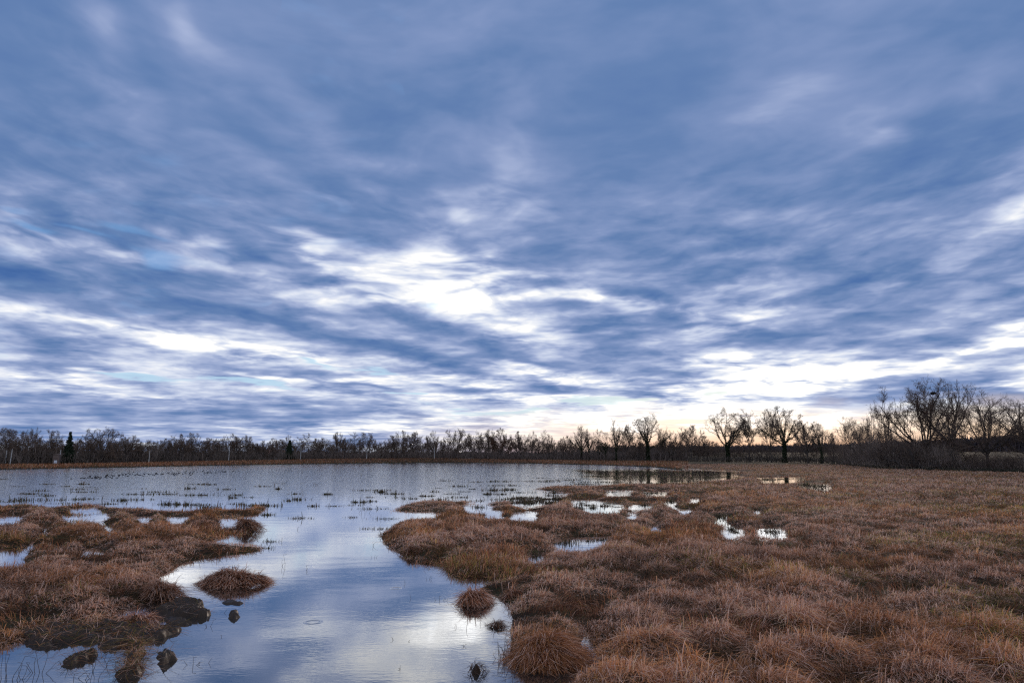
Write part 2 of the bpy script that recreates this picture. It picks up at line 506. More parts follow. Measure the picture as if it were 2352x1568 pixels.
MAT_GRASS = grass_material("dry_sedge_blades")
MAT_TWIG = grass_material("bare_twigs", 0.0, 0.9, 0.1)
MAT_BARK = solid("dark_bark", (.075, .062, .055), 0.9, 0.5, 6, 0.15)
MAT_MUD = solid("wet_mud", (.022, .016, .012), 0.80, 0.6, 12, 0.10, 1.0, (.066, .048, .036))

_mt = MAT_MUD.node_tree
_mn = [n for n in _mt.nodes if n.type == "TEX_NOISE"][0]
_mp = [n for n in _mt.nodes if n.type == "BSDF_PRINCIPLED"][0]
_mr = _mt.nodes.new("ShaderNodeMapRange")
for _i, _v in enumerate((.38, .62, .42, .85)):
    _mr.inputs[_i + 1].default_value = _v
_mt.links.new(_mn.outputs["Fac"], _mr.inputs[0])
_mt.links.new(_mr.outputs[0], _mp.inputs["Roughness"])
_mp.inputs["Specular IOR Level"].default_value = 0.18

# ------------------------------------------------------------------ the lie of the land
# photo outlines of the marsh (photo 2352 x 1568); everything else this side of the far bank is water
RIGHT = [(5200, 1056), (1500, 1056), (1548, 1073), (1640, 1079), (1735, 1083), (1690, 1089), (1720, 1096), (1640, 1106), (1580, 1113), (1460, 1114),
         (1370, 1118), (1300, 1117), (1230, 1121), (1270, 1127), (1330, 1133), (1300, 1141), (1235, 1140), (1190, 1150), (1138, 1155), (1103, 1159), (1063, 1152), (1028, 1153), (973, 1150), (938, 1157),
         (912, 1170), (960, 1176), (1010, 1181), (985, 1192), (935, 1197), (905, 1213), (884, 1230), (905, 1247), (922, 1262), (928, 1279), (950, 1280), (968, 1294), (1028, 1296), (1026, 1312),
         (1052, 1324), (1118, 1322), (1150, 1330), (1185, 1330), (1150, 1345), (1116, 1354), (1150, 1368), (1174, 1385), (1186, 1420), (1180, 1442), (1170, 1470), (1163, 1496),
         (1185, 1520), (1240, 1534), (1300, 1530), (1345, 1503), (1362, 1512), (1335, 1540), (1300, 1575), (1240, 1700), (1180, 1900), (1150, 3000), (5200, 3000)]
LEFT = [(-3000, 1150), (-400, 1158), (0, 1164), (60, 1160), (120, 1166), (200, 1159), (245, 1166), (320, 1168), (375, 1174), (430, 1176), (500, 1172), (560, 1174), (602, 1166), (590, 1180),
        (545, 1188), (582, 1203), (578, 1217), (520, 1222), (472, 1234), (455, 1247), (520, 1256), (590, 1259), (545, 1268), (490, 1278), (440, 1286), (414, 1300), (410, 1316), (378, 1325),
        (340, 1344), (398, 1358), (372, 1372), (325, 1386), (264, 1400), (262, 1412), (300, 1420), (345, 1436), (250, 1438), (130, 1444), (90, 1458), (40, 1478), (0, 1492), (-250, 1540), (-900, 1700), (-3000, 2400)]
POOLS = [[(1070, 1163), (1130, 1162), (1128, 1168), (1080, 1169)], [(1390, 1128), (1450, 1126), (1448, 1132), (1396, 1133)], [(1480, 1130), (1530, 1129), (1528, 1134), (1486, 1135)], [(1110, 1172), (1150, 1170), (1148, 1176), (1116, 1177)], [(1580, 1142), (1610, 1141), (1608, 1146), (1584, 1147)], [(1180, 1180), (1230, 1179), (1226, 1184), (1186, 1185)], [(1316, 1150), (1375, 1147), (1431, 1158), (1418, 1170), (1360, 1173), (1325, 1162)], [(1176, 1136), (1250, 1130), (1290, 1137), (1276, 1150), (1210, 1160), (1170, 1150)],
         [(1450, 1156), (1498, 1158), (1492, 1163), (1452, 1161)], [(1526, 1147), (1550, 1148), (1553, 1158), (1532, 1156)], [(1636, 1180), (1672, 1183), (1676, 1193), (1642, 1191)],
         [(1728, 1168), (1748, 1167), (1746, 1173), (1730, 1173)], [(1668, 1210), (1700, 1213), (1698, 1226), (1672, 1226)], [(1748, 1214), (1792, 1212), (1790, 1226), (1752, 1228)],
         [(1440, 1176), (1468, 1178), (1462, 1184), (1442, 1183)], [(1258, 1240), (1320, 1233), (1400, 1232), (1392, 1246), (1330, 1258), (1264, 1258)], [(1206, 1268), (1250, 1264), (1258, 1278), (1214, 1288)],
         [(1326, 1408), (1358, 1412), (1362, 1448), (1330, 1454)], [(1350, 1470), (1366, 1474), (1366, 1500), (1348, 1500)], [(1735, 1096), (1852, 1094), (1846, 1104), (1760, 1106)],
         [(1832, 1108), (1900, 1110), (1925, 1118), (1895, 1124), (1838, 1118)], [(1560, 1169), (1582, 1169), (1580, 1174), (1562, 1174)], [(1500, 1196), (1508, 1196), (1507, 1206), (1500, 1206)],
         [(-40, 1260), (60, 1257), (84, 1268), (60, 1284), (-40, 1290)], [(100, 1244), (160, 1243), (158, 1254), (106, 1255)], [(174, 1250), (236, 1248), (240, 1258), (182, 1264)], [(50, 1236), (92, 1234), (90, 1246), (54, 1247)],
         [(84, 1207), (122, 1204), (120, 1221), (88, 1222)], [(-60, 1187), (52, 1184), (48, 1196), (-60, 1198)], [(140, 1182), (242, 1180), (238, 1191), (150, 1194)], [(314, 1188), (346, 1186), (345, 1198), (318, 1198)],
         [(234, 1208), (262, 1207), (260, 1216), (236, 1216)], [(496, 1190), (552, 1189), (545, 1200), (500, 1202)], [(160, 1166), (226, 1164), (224, 1172), (164, 1172)], [(380, 1188), (440, 1184), (430, 1193), (384, 1196)]]
YW = 2.4          # photo heights count for more than widths on ground seen this flat


def sdist(poly, X, Y):
    """Signed distance to an outline, + inside."""
    p = np.array(poly, float)
    p[:, 1] *= YW
    Yw = Y * YW
    best = np.full(X.shape, 1e18)
    ins = np.zeros(X.shape, bool)
    q = np.roll(p, -1, 0)
    for (ax, ay), (bx, by) in zip(p, q):
        dx, dy = bx - ax, by - ay
        t = np.clip(((X - ax) * dx + (Yw - ay) * dy) / (dx * dx + dy * dy + 1e-9), 0, 1)
        best = np.minimum(best, (X - ax - t * dx) ** 2 + (Yw - ay - t * dy) ** 2)
        if ay != by:
            c = ((ay > Yw) != (by > Yw)) & (X < (bx - ax) * (Yw - ay) / (by - ay) + ax)
            ins ^= c
    d = np.sqrt(best)
    return np.where(ins, d, -d)


def photo_xy(x, y, z=0.0):
    """World ground point to photo units (for the layout outlines only)."""
    zz = z - EYE
    f = np.maximum(y * _cp + zz * _sp, 0.3)
    v = (-y * _sp + zz * _cp) / f
    return 1176 + x / f * FPX, 784 - v * FPX


# far side, by bearing: shore distance, foot-of-trees distance, and ground height there
def _bear(rows):
    return np.array([azel(X, 1058)[0] for X, *_ in rows]), np.array([r[1:] for r in rows], float)


def _shore(X, Y):
    d = ray(X, Y)
    return math.hypot(d.x, d.y) * (EYE / -d.z)


_SH = [(-900, 1090), (-300, 1083), (0, 1078), (150, 1075.5), (300, 1072.8), (640, 1066.5), (784, 1064.2), (1000, 1062.2), (1150, 1063), (1240, 1064.5), (1400, 1068.5), (1500, 1072.5), (1545, 1077)]
SH_AZ = np.array([azel(X, Y)[0] for X, Y in _SH] + [13.5, 60])
SH_D = np.array([_shore(X, Y) for X, Y in _SH] + [150.0, 90.0])
_TR = [(-900, 255, 1069), (-300, 275, 1067), (0, 285, 1065), (300, 305, 1060.5), (640, 350, 1056), (800, 370, 1053.8), (1000, 380, 1053), (1176, 375, 1055.5), (1400, 355, 1057.5), (1560, 338, 1058.5), (1800, 315, 1060.5), (1900, 290, 1062),
       (1960, 215, 1067), (2020, 180, 1071), (2150, 160, 1075.5), (2352, 148, 1078.5), (2700, 140, 1080), (3400, 140, 1081)]
TR_AZ = np.array([azel(X, 1060)[0] for X, *_ in _TR])
TR_D = np.array([r[1] for r in _TR], float)
TR_Z = np.array([EYE - r[1] * (r[2] - 1049.6) / FPX * 1.0 for r in _TR])
TR_Z = np.maximum(TR_Z, 0.15)


def tree_line(a):
    return np.interp(a, TR_AZ, TR_D), np.interp(a, TR_AZ, TR_Z)


def land_field(x, y):
    """> 0 on land, in photo units; ragged by noise in metres."""
    X, Y = photo_xy(x, y)
    D = np.hypot(x, y)
    f = np.maximum(sdist(RIGHT, X, Y), sdist(LEFT, X, Y))
    for p in POOLS:
        c_ = sum(q[1] for q in p) / len(p)
        p = [(q[0], q[1] + (0.10 * (q[1] - 1049.6) if q[1] > c_ else 0)) for q in p]      # the near rim hides behind its own grass
        f = np.minimum(f, -sdist(p, X, Y) - (2.6 if p[0][0] > 1000 else 0.3))
    amp = np.clip(700.0 / np.maximum(D, 6), 4, 34)
    rag = (fbm(x * 0.55 + 3, y * 0.55, 3, 5) - 0.5) * 2.0 + (fbm(x * 0.16, y * 0.16, 2, 9) - 0.5) * 1.6
    f = f + rag * amp * 0.75
    f = np.where(y < 4.0, 60.0, f)
    return f


def ground_z(x, y, f=None):
    D = np.hypot(x, y)
    a = np.degrees(np.arctan2(x, y))
    if f is None:
        f = land_field(x, y)
    m = D / FPX
    zn = np.clip(f * m * 0.35, -0.5, 0.14) + np.where(f > 0, (fbm(x * 1.1, y * 1.1, 3, 2) - 0.45) * 0.10 * sstep(f * m, 0.0, 0.5), 0)
    ds = np.interp(a, SH_AZ, SH_D)
    dt, zt = tree_line(a)
    right = sstep(a, 12.0, 15.0)
    zb = np.where(D > ds, np.clip((D - ds) / np.maximum(dt - ds, 5) * 1.25, 0, 1) * zt + 0.22 * sstep(D - ds, 0, 2.5), -0.5)
    zb = np.where(D > ds, np.minimum(zb, np.maximum(zt, 0.3)), zb)
    zr = zn + (zt - 0.12) * sstep(D, dt * 0.45, dt * 0.98)
    z = np.where(right > 0.5, zr, np.where(D > ds, zb, zn))
    # beyond the trees a field climbs gently on the right
    rise = sstep(D, dt + 25, 700.0) * (sstep(a, -2, 10) * 5.6 + 1.0)
    return z + np.where(D > dt + 25, rise, 0.0) + np.where(D > dt, (fbm(x * .02, y * .02, 2, 3) - .5) * .3, 0)


az_l = np.concatenate([np.arange(-180, -58, 4.0), np.arange(-56, 56.01, 0.125), np.arange(58, 180, 4.0)])
d_l = np.concatenate([[0.4, 1.5, 3, 4.5, 6], 7.0 * 1.0138 ** np.arange(0, 322), [620, 680, 720, 800, 1000, 1500, 2500, 5000]])
AZG, DG = np.meshgrid(np.radians(az_l), d_l)
gx, gy = (DG * np.sin(AZG)).ravel(), (DG * np.cos(AZG)).ravel()
gz = ground_z(gx, gy)
nA, nD = len(az_l), len(d_l)
i0 = (np.arange(nD - 1)[:, None] * nA + np.arange(nA)[None, :]).ravel()
i1 = (np.arange(nD - 1)[:, None] * nA + (np.arange(nA)[None, :] + 1) % nA).ravel()
quads = np.stack([i0, i0 + nA, i1 + nA, i1], 1)


def ground_material():
    m, t = material("marsh_soil")
    g = mnode(t, "ShaderNodeNewGeometry")
    n1_ = mnode(t, "ShaderNodeTexNoise"); n1_.inputs["Scale"].default_value = 0.35; n1_.inputs["Detail"].default_value = 8
    n2_ = mnode(t, "ShaderNodeTexNoise"); n2_.inputs["Scale"].default_value = 7.0; n2_.inputs["Detail"].default_value = 6
    for n_ in (n1_, n2_):
        t.links.new(g.outputs["Position"], n_.inputs["Vector"])
    r1 = mnode(t, "ShaderNodeValToRGB")
    r1.color_ramp.elements[0].position, r1.color_ramp.elements[0].color = 0.38, (.038, .027, .017, 1)
    r1.color_ramp.elements[1].position, r1.color_ramp.elements[1].color = 0.66, (.070, .058, .022, 1)
    t.links.new(n1_.outputs["Fac"], r1.inputs[0])
    mx = mnode(t, "ShaderNodeMix", data_type="RGBA", blend_type="MULTIPLY")
    mx.inputs["Factor"].default_value = 0.7
    t.links.new(r1.outputs[0], mx.inputs[6])
    t.links.new(n2_.outputs["Color"], mx.inputs[7])
    # the pasture beyond the trees
    ln = mnode(t, "ShaderNodeVectorMath", operation="LENGTH")
    t.links.new(g.outputs["Position"], ln.inputs[0])
    mr = mnode(t, "ShaderNodeMapRange")
    for i, v in enumerate((390.0, 440.0, 0.0, 1.0)):
        mr.inputs[i + 1].default_value = v
    t.links.new(ln.outputs["Value"], mr.inputs[0])
    mf = mnode(t, "ShaderNodeMix", data_type="RGBA")
    t.links.new(mr.outputs[0], mf.inputs["Factor"])
    t.links.new(mx.outputs[2], mf.inputs[6])
    mf.inputs[7].default_value = (.024, .022, .011, 1)
    p = mnode(t, "ShaderNodeBsdfPrincipled")
    p.inputs["Roughness"].default_value = 0.85
    p.inputs["Specular IOR Level"].default_value = 0.05
    t.links.new(mf.outputs[2], p.inputs["Base Color"])
    b = mnode(t, "ShaderNodeBump"); b.inputs["Strength"].default_value = 0.5; b.inputs["Distance"].default_value = 0.06
    t.links.new(n2_.outputs["Fac"], b.inputs["Height"])
    t.links.new(b.outputs[0], p.inputs["Normal"])
    o = mnode(t, "ShaderNodeOutputMaterial")
    t.links.new(p.outputs[0], o.inputs[0])
    return m


ground = mesh_np("ground", np.stack([gx, gy, gz], 1), quads.ravel(), np.arange(len(quads)) * 4, [ground_material()], smooth=True)
tag(ground, "boggy marsh soil and the low far bank around the pond", kind="structure")


# ------------------------------------------------------------------ water
def water_material():
    m, t = material("pond_water")
    g = mnode(t, "ShaderNodeNewGeometry")
    pos = g.outputs["Position"]

    def vmul(v):
        q = mnode(t, "ShaderNodeVectorMath", operation="MULTIPLY")
        t.links.new(pos, q.inputs[0])
        q.inputs[1].default_value = v
        return q.outputs[0]

    def noise(vec, sc, det, rough=0.5):
        q = mnode(t, "ShaderNodeTexNoise")
        q.inputs["Scale"].default_value = sc
        q.inputs["Detail"].default_value = det
        q.inputs["Roughness"].default_value = rough
        t.links.new(vec, q.inputs["Vector"])
        return q.outputs["Fac"]

    def math_(op, a, b=None):
        q = mnode(t, "ShaderNodeMath", operation=op)
        for i, v in enumerate((a, b)):
            if v is None:
                continue
            if isinstance(v, (int, float)):
                q.inputs[i].default_value = v
            else:
                t.links.new(v, q.inputs[i])
        return q.outputs[0]

    def rangem(v, a, b, c, d):
        q = mnode(t, "ShaderNodeMapRange", interpolation_type="SMOOTHSTEP")
        t.links.new(v, q.inputs[0])
        for i, w in enumerate((a, b, c, d)):
            q.inputs[i + 1].default_value = w
        return q.outputs[0]

    sx = mnode(t, "ShaderNodeSeparateXYZ")
    t.links.new(pos, sx.inputs[0])
    x, y = sx.outputs[0], sx.outputs[1]
    # wind reaches the open pond; the near channel and the flooded sedge on the right lie calm
    open_ = rangem(y, 26.0, 75.0, 0.0, 1.0)
    q = math_("SUBTRACT", x, math_("MULTIPLY", y, 0.055))
    calm = rangem(math_("ADD", q, math_("MULTIPLY", noise(vmul((1, 1, 1)), 0.06, 2), 8.0)), 4.0, 13.0, 1.0, 0.0)
    far = rangem(y, 120.0, 180.0, 0.0, 1.0)
    calm = math_("MAXIMUM", calm, far)
    wind = math_("MULTIPLY", open_, calm)
    fine = noise(vmul((1.0, 2.2, 1.0)), 7.0, 3, 0.5)
    chop = noise(vmul((1.0, 1.6, 1.0)), 1.5, 4, 0.55)
    swell = noise(vmul((0.5, 1.0, 1.0)), 0.9, 2)
    h = math_("MULTIPLY", math_("MULTIPLY", fine, rangem(q, 2.0, 9.0, 1.0, 0.25)), 0.00065)
    h = math_("ADD", h, math_("MULTIPLY", swell, 0.0042))
    h = math_("ADD", h, math_("MULTIPLY", math_("MULTIPLY", chop, wind), 0.036))
    # two rings left by raindrops
    for (px, py, rr) in ((909, 1350, 11), (719, 1428, 16)):
        cx, cy = gp(px, py)
        rad = rr * math.hypot(cx, cy) / FPX
        sb = mnode(t, "ShaderNodeVectorMath", operation="DISTANCE")
        t.links.new(pos, sb.inputs[0])
        sb.inputs[1].default_value = (cx, cy, 0)
        dd = sb.outputs["Value"]
        env = rangem(math_("ABSOLUTE", math_("SUBTRACT", dd, rad)), 0.0, rad * 0.45, 1.0, 0.0)
        wv = math_("SINE", math_("MULTIPLY", dd, 6.283 * 4.5 / rad))
        h = math_("ADD", h, math_("MULTIPLY", math_("MULTIPLY", wv, env), 0.0008))
    b = mnode(t, "ShaderNodeBump")
    b.inputs["Strength"].default_value = 1.0
    b.inputs["Distance"].default_value = 1.0
    b.inputs["Filter Width"].default_value = 0.002
    t.links.new(h, b.inputs["Height"])
    # dark peaty body under a mirror that strengthens towards grazing sight
    df = mnode(t, "ShaderNodeBsdfDiffuse")
    df.inputs["Color"].default_value = (.026, .024, .021, 1)
    gl = mnode(t, "ShaderNodeBsdfGlossy")
    gl.inputs["Color"].default_value = (.96, .965, .97, 1)
    gl.inputs["Roughness"].default_value = 0.03
    lw = mnode(t, "ShaderNodeLayerWeight")
    for n_ in (gl, lw):
        t.links.new(b.outputs[0], n_.inputs["Normal"])
    rp = mnode(t, "ShaderNodeValToRGB")
    while len(rp.color_ramp.elements) < 5:
        rp.color_ramp.elements.new(.5)
    for e_, (p_, v_) in zip(rp.color_ramp.elements, ((0.0, .05), (.45, .16), (.72, .46), (.90, .84), (1.0, 1.0))):
        e_.position, e_.color = p_, (v_, v_, v_, 1)
    t.links.new(lw.outputs["Facing"], rp.inputs[0])
    p = mnode(t, "ShaderNodeMixShader")
    t.links.new(rp.outputs[0], p.inputs[0])
    t.links.new(df.outputs[0], p.inputs[1])
    t.links.new(gl.outputs[0], p.inputs[2])
    o = mnode(t, "ShaderNodeOutputMaterial")
    t.links.new(p.outputs[0], o.inputs[0])
    return m


wa_l = np.radians(np.arange(-180, 180, 3.0))
wd_l = np.array([0.5, 5, 12, 30, 80, 160, 260, 420])
WA, WD = np.meshgrid(wa_l, wd_l)
wv = np.stack([(WD * np.sin(WA)).ravel(), (WD * np.cos(WA)).ravel(), np.zeros(WA.size)], 1)
k0 = (np.arange(len(wd_l) - 1)[:, None] * len(wa_l) + np.arange(len(wa_l))[None, :]).ravel()
k1 = (np.arange(len(wd_l) - 1)[:, None] * len(wa_l) + (np.arange(len(wa_l))[None, :] + 1) % len(wa_l)).ravel()
wq = np.stack([k0, k0 + len(wa_l), k1 + len(wa_l), k1], 1)
water = mesh_np("water", wv, wq.ravel(), np.arange(len(wq)) * 4, [water_material()])
tag(water, "shallow pond water mirroring the cloudy sky", kind="structure")


# ------------------------------------------------------------------ blades
def blades(root, out, length, width, lift, droop, col, segs=3, twist=None):
    """Arching blades as (verts, loops, starts, colours). out: unit heading; lift: share of the length that rises; droop: how far the tip hangs."""
    n = len(root)
    up = np.array([0, 0, 1.0])
    o3 = np.stack([out[:, 0], out[:, 1], np.zeros(n)], 1)
    p1 = root + up * (length * lift)[:, None] + o3 * (length * (1 - lift) * 0.45)[:, None]
    p2 = p1 + o3 * (length * (1 - lift) * 0.95)[:, None] + up * (length * 0.30 * (1 - droop * 2.2))[:, None]
    side = np.stack([-out[:, 1], out[:, 0], np.zeros(n)], 1)
    if twist is not None:
        c, s = np.cos(twist)[:, None], np.sin(twist)[:, None]
        side = side * c + o3 * s * 0.8 + up * s * 0.3
    rows = []
    for k in range(segs + 1):
        t = k / segs
        c = root * (1 - t) ** 2 + p1 * (2 * t * (1 - t)) + p2 * t * t
        w = width * (1.0 - 0.15 * t if k < segs else 0.0)
        if k == segs:
            rows.append(c[:, None, :])
        else:
            rows.append(np.stack([c - side * (w * 0.5)[:, None], c + side * (w * 0.5)[:, None]], 1))
    V = np.concatenate(rows, 1)                     # n, 2*segs+1, 3
    nv = 2 * segs + 1
    base = (np.arange(n) * nv)[:, None]
    lp, st, cnt = [], [], 0
    face = []
    for k in range(segs - 1):
        face += [2 * k, 2 * k + 1, 2 * k + 3, 2 * k + 2]
    face += [2 * segs - 2, 2 * segs - 1, 2 * segs]
    loops = (base + np.array(face)[None, :]).ravel()
    fs = [4 * k for k in range(segs)]
    starts = ((np.arange(n) * len(face))[:, None] + np.array(fs)[None, :]).ravel()
    return V.reshape(-1, 3), loops, starts, np.repeat(col, nv, 0)


def merge(parts):
    vo, lo, vs, ls, ss, cs = 0, 0, [], [], [], []
    for v, l, s, c in parts:
        vs.append(v); ls.append(l + vo); ss.append(s + lo); cs.append(c)
        vo += len(v); lo += len(l)
    return np.concatenate(vs), np.concatenate(ls), np.concatenate(ss), np.concatenate(cs)


PALE, TAN, BROWN, DARK = np.array([.92, .61, .455]), np.array([.68, .335, .185]), np.array([.37, .145, .068]), np.array([.11, .054, .034])
RUST, OLIVE, GREEN = np.array([.48, .215, .085]), np.array([.34, .235, .06]), np.array([.19, .19, .045])


def sedge_colors(x, y, n_, green=0.0, pale=0.26):
    """Bleached, tan, brown and wet dark blades with rusty and green drifts across the marsh."""
    a = fbm(x * 0.22 + 40, y * 0.22, 3, 21)
    b = fbm(x * 0.24 - 9, y * 0.24 + 17, 3, 33)
    c_ = fbm(x * 0.9, y * 0.9, 2, 44)
    u, w = rng.random(n_), rng.random(n_)
    col = BROWN[None] * np.ones((n_, 1))
    col = np.where((u < pale + .32)[:, None], TAN[None], col)
    col = np.where((u < pale)[:, None], PALE[None], col)
    col = np.where((u > 0.80)[:, None], DARK[None], col)
    pr = sstep(a, 0.52, 0.66) * 0.45
    col = np.where((w < pr)[:, None], RUST[None], col)
    pg = np.clip(sstep(b, 0.54, 0.70) * 0.26 + green, 0, 0.95)
    col = np.where((rng.random(n_) < pg)[:, None], np.where((rng.random(n_) < 0.65)[:, None], OLIVE[None], GREEN[None]), col)
    return col * (0.65 + 0.55 * rng.random(n_))[:, None] * (0.6 + 0.8 * c_)[:, None] * (0.62 + 0.76 * fbm(x * 0.13 + 7, y * 0.13, 3, 51))[:, None]


def heading(n_, wind=0.35):
    th = rng.random(n_) * 2 * np.pi
    d = np.stack([np.cos(th) + wind, np.sin(th) - 0.1], 1)
    return d / np.linalg.norm(d, axis=1)[:, None]


CELL = 1.0


def mound_of(x, y):
    """The tussock each point belongs to: its outward heading, share of its radius, height and tone."""
    ix, iy = np.floor(x / CELL), np.floor(y / CELL)
    best = np.full(x.shape, 9e9)
    out = [np.zeros(x.shape) for _ in range(5)]
    for dx in (-1, 0, 1):
        for dy in (-1, 0, 1):
            jx, jy = ix + dx, iy + dy
            cx = (jx + .05 + .9 * hash2(jx, jy, 101)) * CELL
            cy = (jy + .05 + .9 * hash2(jx, jy, 102)) * CELL
            R = .34 + .42 * hash2(jx, jy, 103)
            d = np.hypot(x - cx, y - cy) / R
            b = d < best
            best = np.where(b, d, best)
            for o_, v in zip(out, (x - cx, y - cy, R, hash2(jx, jy, 104), hash2(jx, jy, 105))):
                o_[...] = np.where(b, v, o_)
    return (best, *out)


def ring_points(d0, d1, dens, a0=-43.0, a1=43.0):
    area = 0.5 * (d1 ** 2 - d0 ** 2) * math.radians(a1 - a0)
    n_ = int(area * dens)
    d = np.sqrt(rng.random(n_) * (d1 ** 2 - d0 ** 2) + d0 ** 2)
    a = np.radians(a0 + (a1 - a0) * rng.random(n_))
    return d * np.sin(a), d * np.cos(a)


parts_l, parts_r = [], []
#          d0   d1   blades/m2  width  segs
BANDS = [(7.4, 13, 2100, .0068, 5), (13, 20, 1250, .0085, 4), (20, 30, 640, .0118, 4), (30, 45, 320, .0165, 3), (45, 70, 135, .025, 3), (70, 110, 56, .038, 2), (110, 160, 25, .058, 2), (160, 235, 11.5, .083, 2)]
for d0, d1, dens, wd, segs in BANDS:
    x, y = ring_points(d0, d1, dens)
    f = land_field(x, y)
    a = np.degrees(np.arctan2(x, y))
    dt, zt = tree_line(a)
    D = np.hypot(x, y)
    keep = (f > -1.0 + 2.4 * np.log(np.maximum(rng.random(len(x)), 1e-4))) & (D < dt * 0.99) & ((a > 12) | (D < 125))
    x, y, f, D = x[keep], y[keep], f[keep], D[keep]
    wx, wy = (fbm(x * 1.9, y * 1.9, 2, 15) - .5) * .55, (fbm(x * 1.9 + 31, y * 1.9, 2, 16) - .5) * .55
    r, ox, oy, R, h1, h2 = mound_of(x + wx, y + wy)
    clump = fbm(x * 3.3, y * 3.3, 2, 17)
    edge_ = sstep(f * D / FPX, 0.0, 1.1)
    hol = fbm(x * 0.45 + 5, y * 0.45, 2, 61)                     # wetter, barer tracts
    inside = r < 1.0 + .12 * rng.standard_normal(len(x))
    flat_ = (h2 < .09) | (hol < .30)                             # low lawn instead of a tussock
    keep = np.where(flat_, rng.random(len(x)) < .95, inside | (rng.random(len(x)) < .60)) & (clump + .10 * rng.standard_normal(len(x)) > .22)
    x, y, f, D, r, ox, oy, R, h1, h2, edge_, inside, flat_, clump = [q[keep] for q in (x, y, f, D, r, ox, oy, R, h1, h2, edge_, inside, flat_, clump)]
    n_ = len(x)
    big = sstep(fbm(x * 0.22, y * 0.22, 3, 71), 0.30, 0.70)
    H = (.17 + .15 * big) * (.70 + .6 * h1) * (.45 + .55 * edge_)
    H = np.where(flat_, .13, H)
    rr = np.clip(r, 0, 1.3)
    rise = np.where(flat_ | ~inside, 0, H * .62 * np.clip(1 - rr ** 2, 0, 1) ** .8 * (.45 + 1.1 * clump))
    root = np.stack([x, y, np.maximum(ground_z(x, y), -.03) + rise - .03], 1)
    od = np.stack([ox, oy], 1) / np.maximum(np.hypot(ox, oy), 1e-3)[:, None]
    sw = (fbm(x * .8, y * .8, 2, 18) - .5) * 9
    hd = od * (rr * .8)[:, None] + heading(n_, .45) * .7 + np.stack([np.cos(sw), np.sin(sw)], 1) * .30
    hd /= np.maximum(np.linalg.norm(hd, axis=1), 1e-3)[:, None]
    ln = np.where(inside & ~flat_, H * (.36 + .46 * rng.random(n_)) + .06, .13 + .17 * rng.random(n_))
    tall = rng.random(n_) < .012
    ln = np.where(tall, ln * 1.7, ln)
    lift = np.clip(.50 - .20 * rr + .20 * rng.standard_normal(n_), .04, .92)
    lift = np.where(rng.random(n_) < .16, .05, lift)              # fallen, matted blades
    droop = np.clip(.95 + .40 * rng.standard_normal(n_), 0, 1.9)
    soft = np.clip(.42 + .25 * rng.standard_normal(n_), 0, 1)
    droop = np.where(inside & ~flat_, droop, soft)
    root[:, 2] += np.where(inside & ~flat_, 0, .02)
    col = sedge_colors(x, y, n_, np.where(flat_, .07, np.where(inside, .0, .03)), np.where(inside & ~flat_, .38, .06)) * np.where(inside | flat_, 1.16, .58)[:, None] * (.64 + .64 * h2)[:, None] * (.52 + .92 * sstep(clump + .05 * rng.standard_normal(n_), .25, .72))[:, None]  # wet litter between tussocks darkened further, putting hollow shade into its colour
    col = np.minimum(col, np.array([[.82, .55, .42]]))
    w = wd * (.65 + .7 * rng.random(n_))
    tw_ = rng.standard_normal(n_) * 1.2
    left = x < -0.03 * y - 0.2
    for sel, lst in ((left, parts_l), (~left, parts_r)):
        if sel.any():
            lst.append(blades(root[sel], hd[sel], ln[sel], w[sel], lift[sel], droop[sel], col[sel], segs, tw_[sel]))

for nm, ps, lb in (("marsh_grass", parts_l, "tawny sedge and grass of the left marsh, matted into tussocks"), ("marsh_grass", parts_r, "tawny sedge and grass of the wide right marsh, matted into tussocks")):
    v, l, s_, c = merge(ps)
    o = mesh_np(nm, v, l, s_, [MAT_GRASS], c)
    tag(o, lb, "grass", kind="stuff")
print("blades verts", sum(len(p[0]) for p in parts_l + parts_r))

# straw and stems afloat along the margins
x, y = ring_points(8.5, 34, 5.0)
f = land_field(x, y)
keep = (f < -1.5) & (f > -30) & (rng.random(len(x)) < np.exp(f / 11.0) * 1.3) & (fbm(x * .8, y * .8, 2, 19) > .47)
x, y = x[keep], y[keep]
n_ = len(x)
v, l, s_, c = blades(np.stack([x, y, np.full(n_, .004)], 1), heading(n_, .1), .05 + .16 * rng.random(n_), .006 + .006 * rng.random(n_), np.full(n_, .035), np.full(n_, .46), sedge_colors(x, y, n_, 0, .2) * .6, 2)
tag(mesh_np("floating_straw", v, l, s_, [MAT_GRASS], c), "scattered straw and broken stems afloat along the marsh margins", "litter", kind="stuff")

# far bank grass
bp = []
x, y = ring_points(120, 400, 2.4, -46, 14)
a = np.degrees(np.arctan2(x, y)); D = np.hypot(x, y)
ds = np.interp(a, SH_AZ, SH_D); dt, zt = tree_line(a)
keep = (D > ds + 0.3) & (D < dt + 6) & (rng.random(len(x)) < np.clip(1.4 - (D - ds) / 90, .35, 1))
x, y = x[keep], y[keep]
n_ = len(x)
col = sedge_colors(x, y, n_, 0, .10) * 0.62
bp.append(blades(np.stack([x, y, ground_z(x, y) - 0.02], 1), heading(n_), 0.35 + 0.35 * rng.random(n_), 0.06 + 0.05 * rng.random(n_), np.clip(0.62 + .15 * rng.standard_normal(n_), .2, .9), np.clip(.4 + .3 * rng.standard_normal(n_), 0, 1), col, 2))
v, l, s_, c = merge(bp)
tag(mesh_np("bank_grass", v, l, s_, [MAT_GRASS], c), "brown grass along the low far bank of the pond", "grass", kind="stuff")

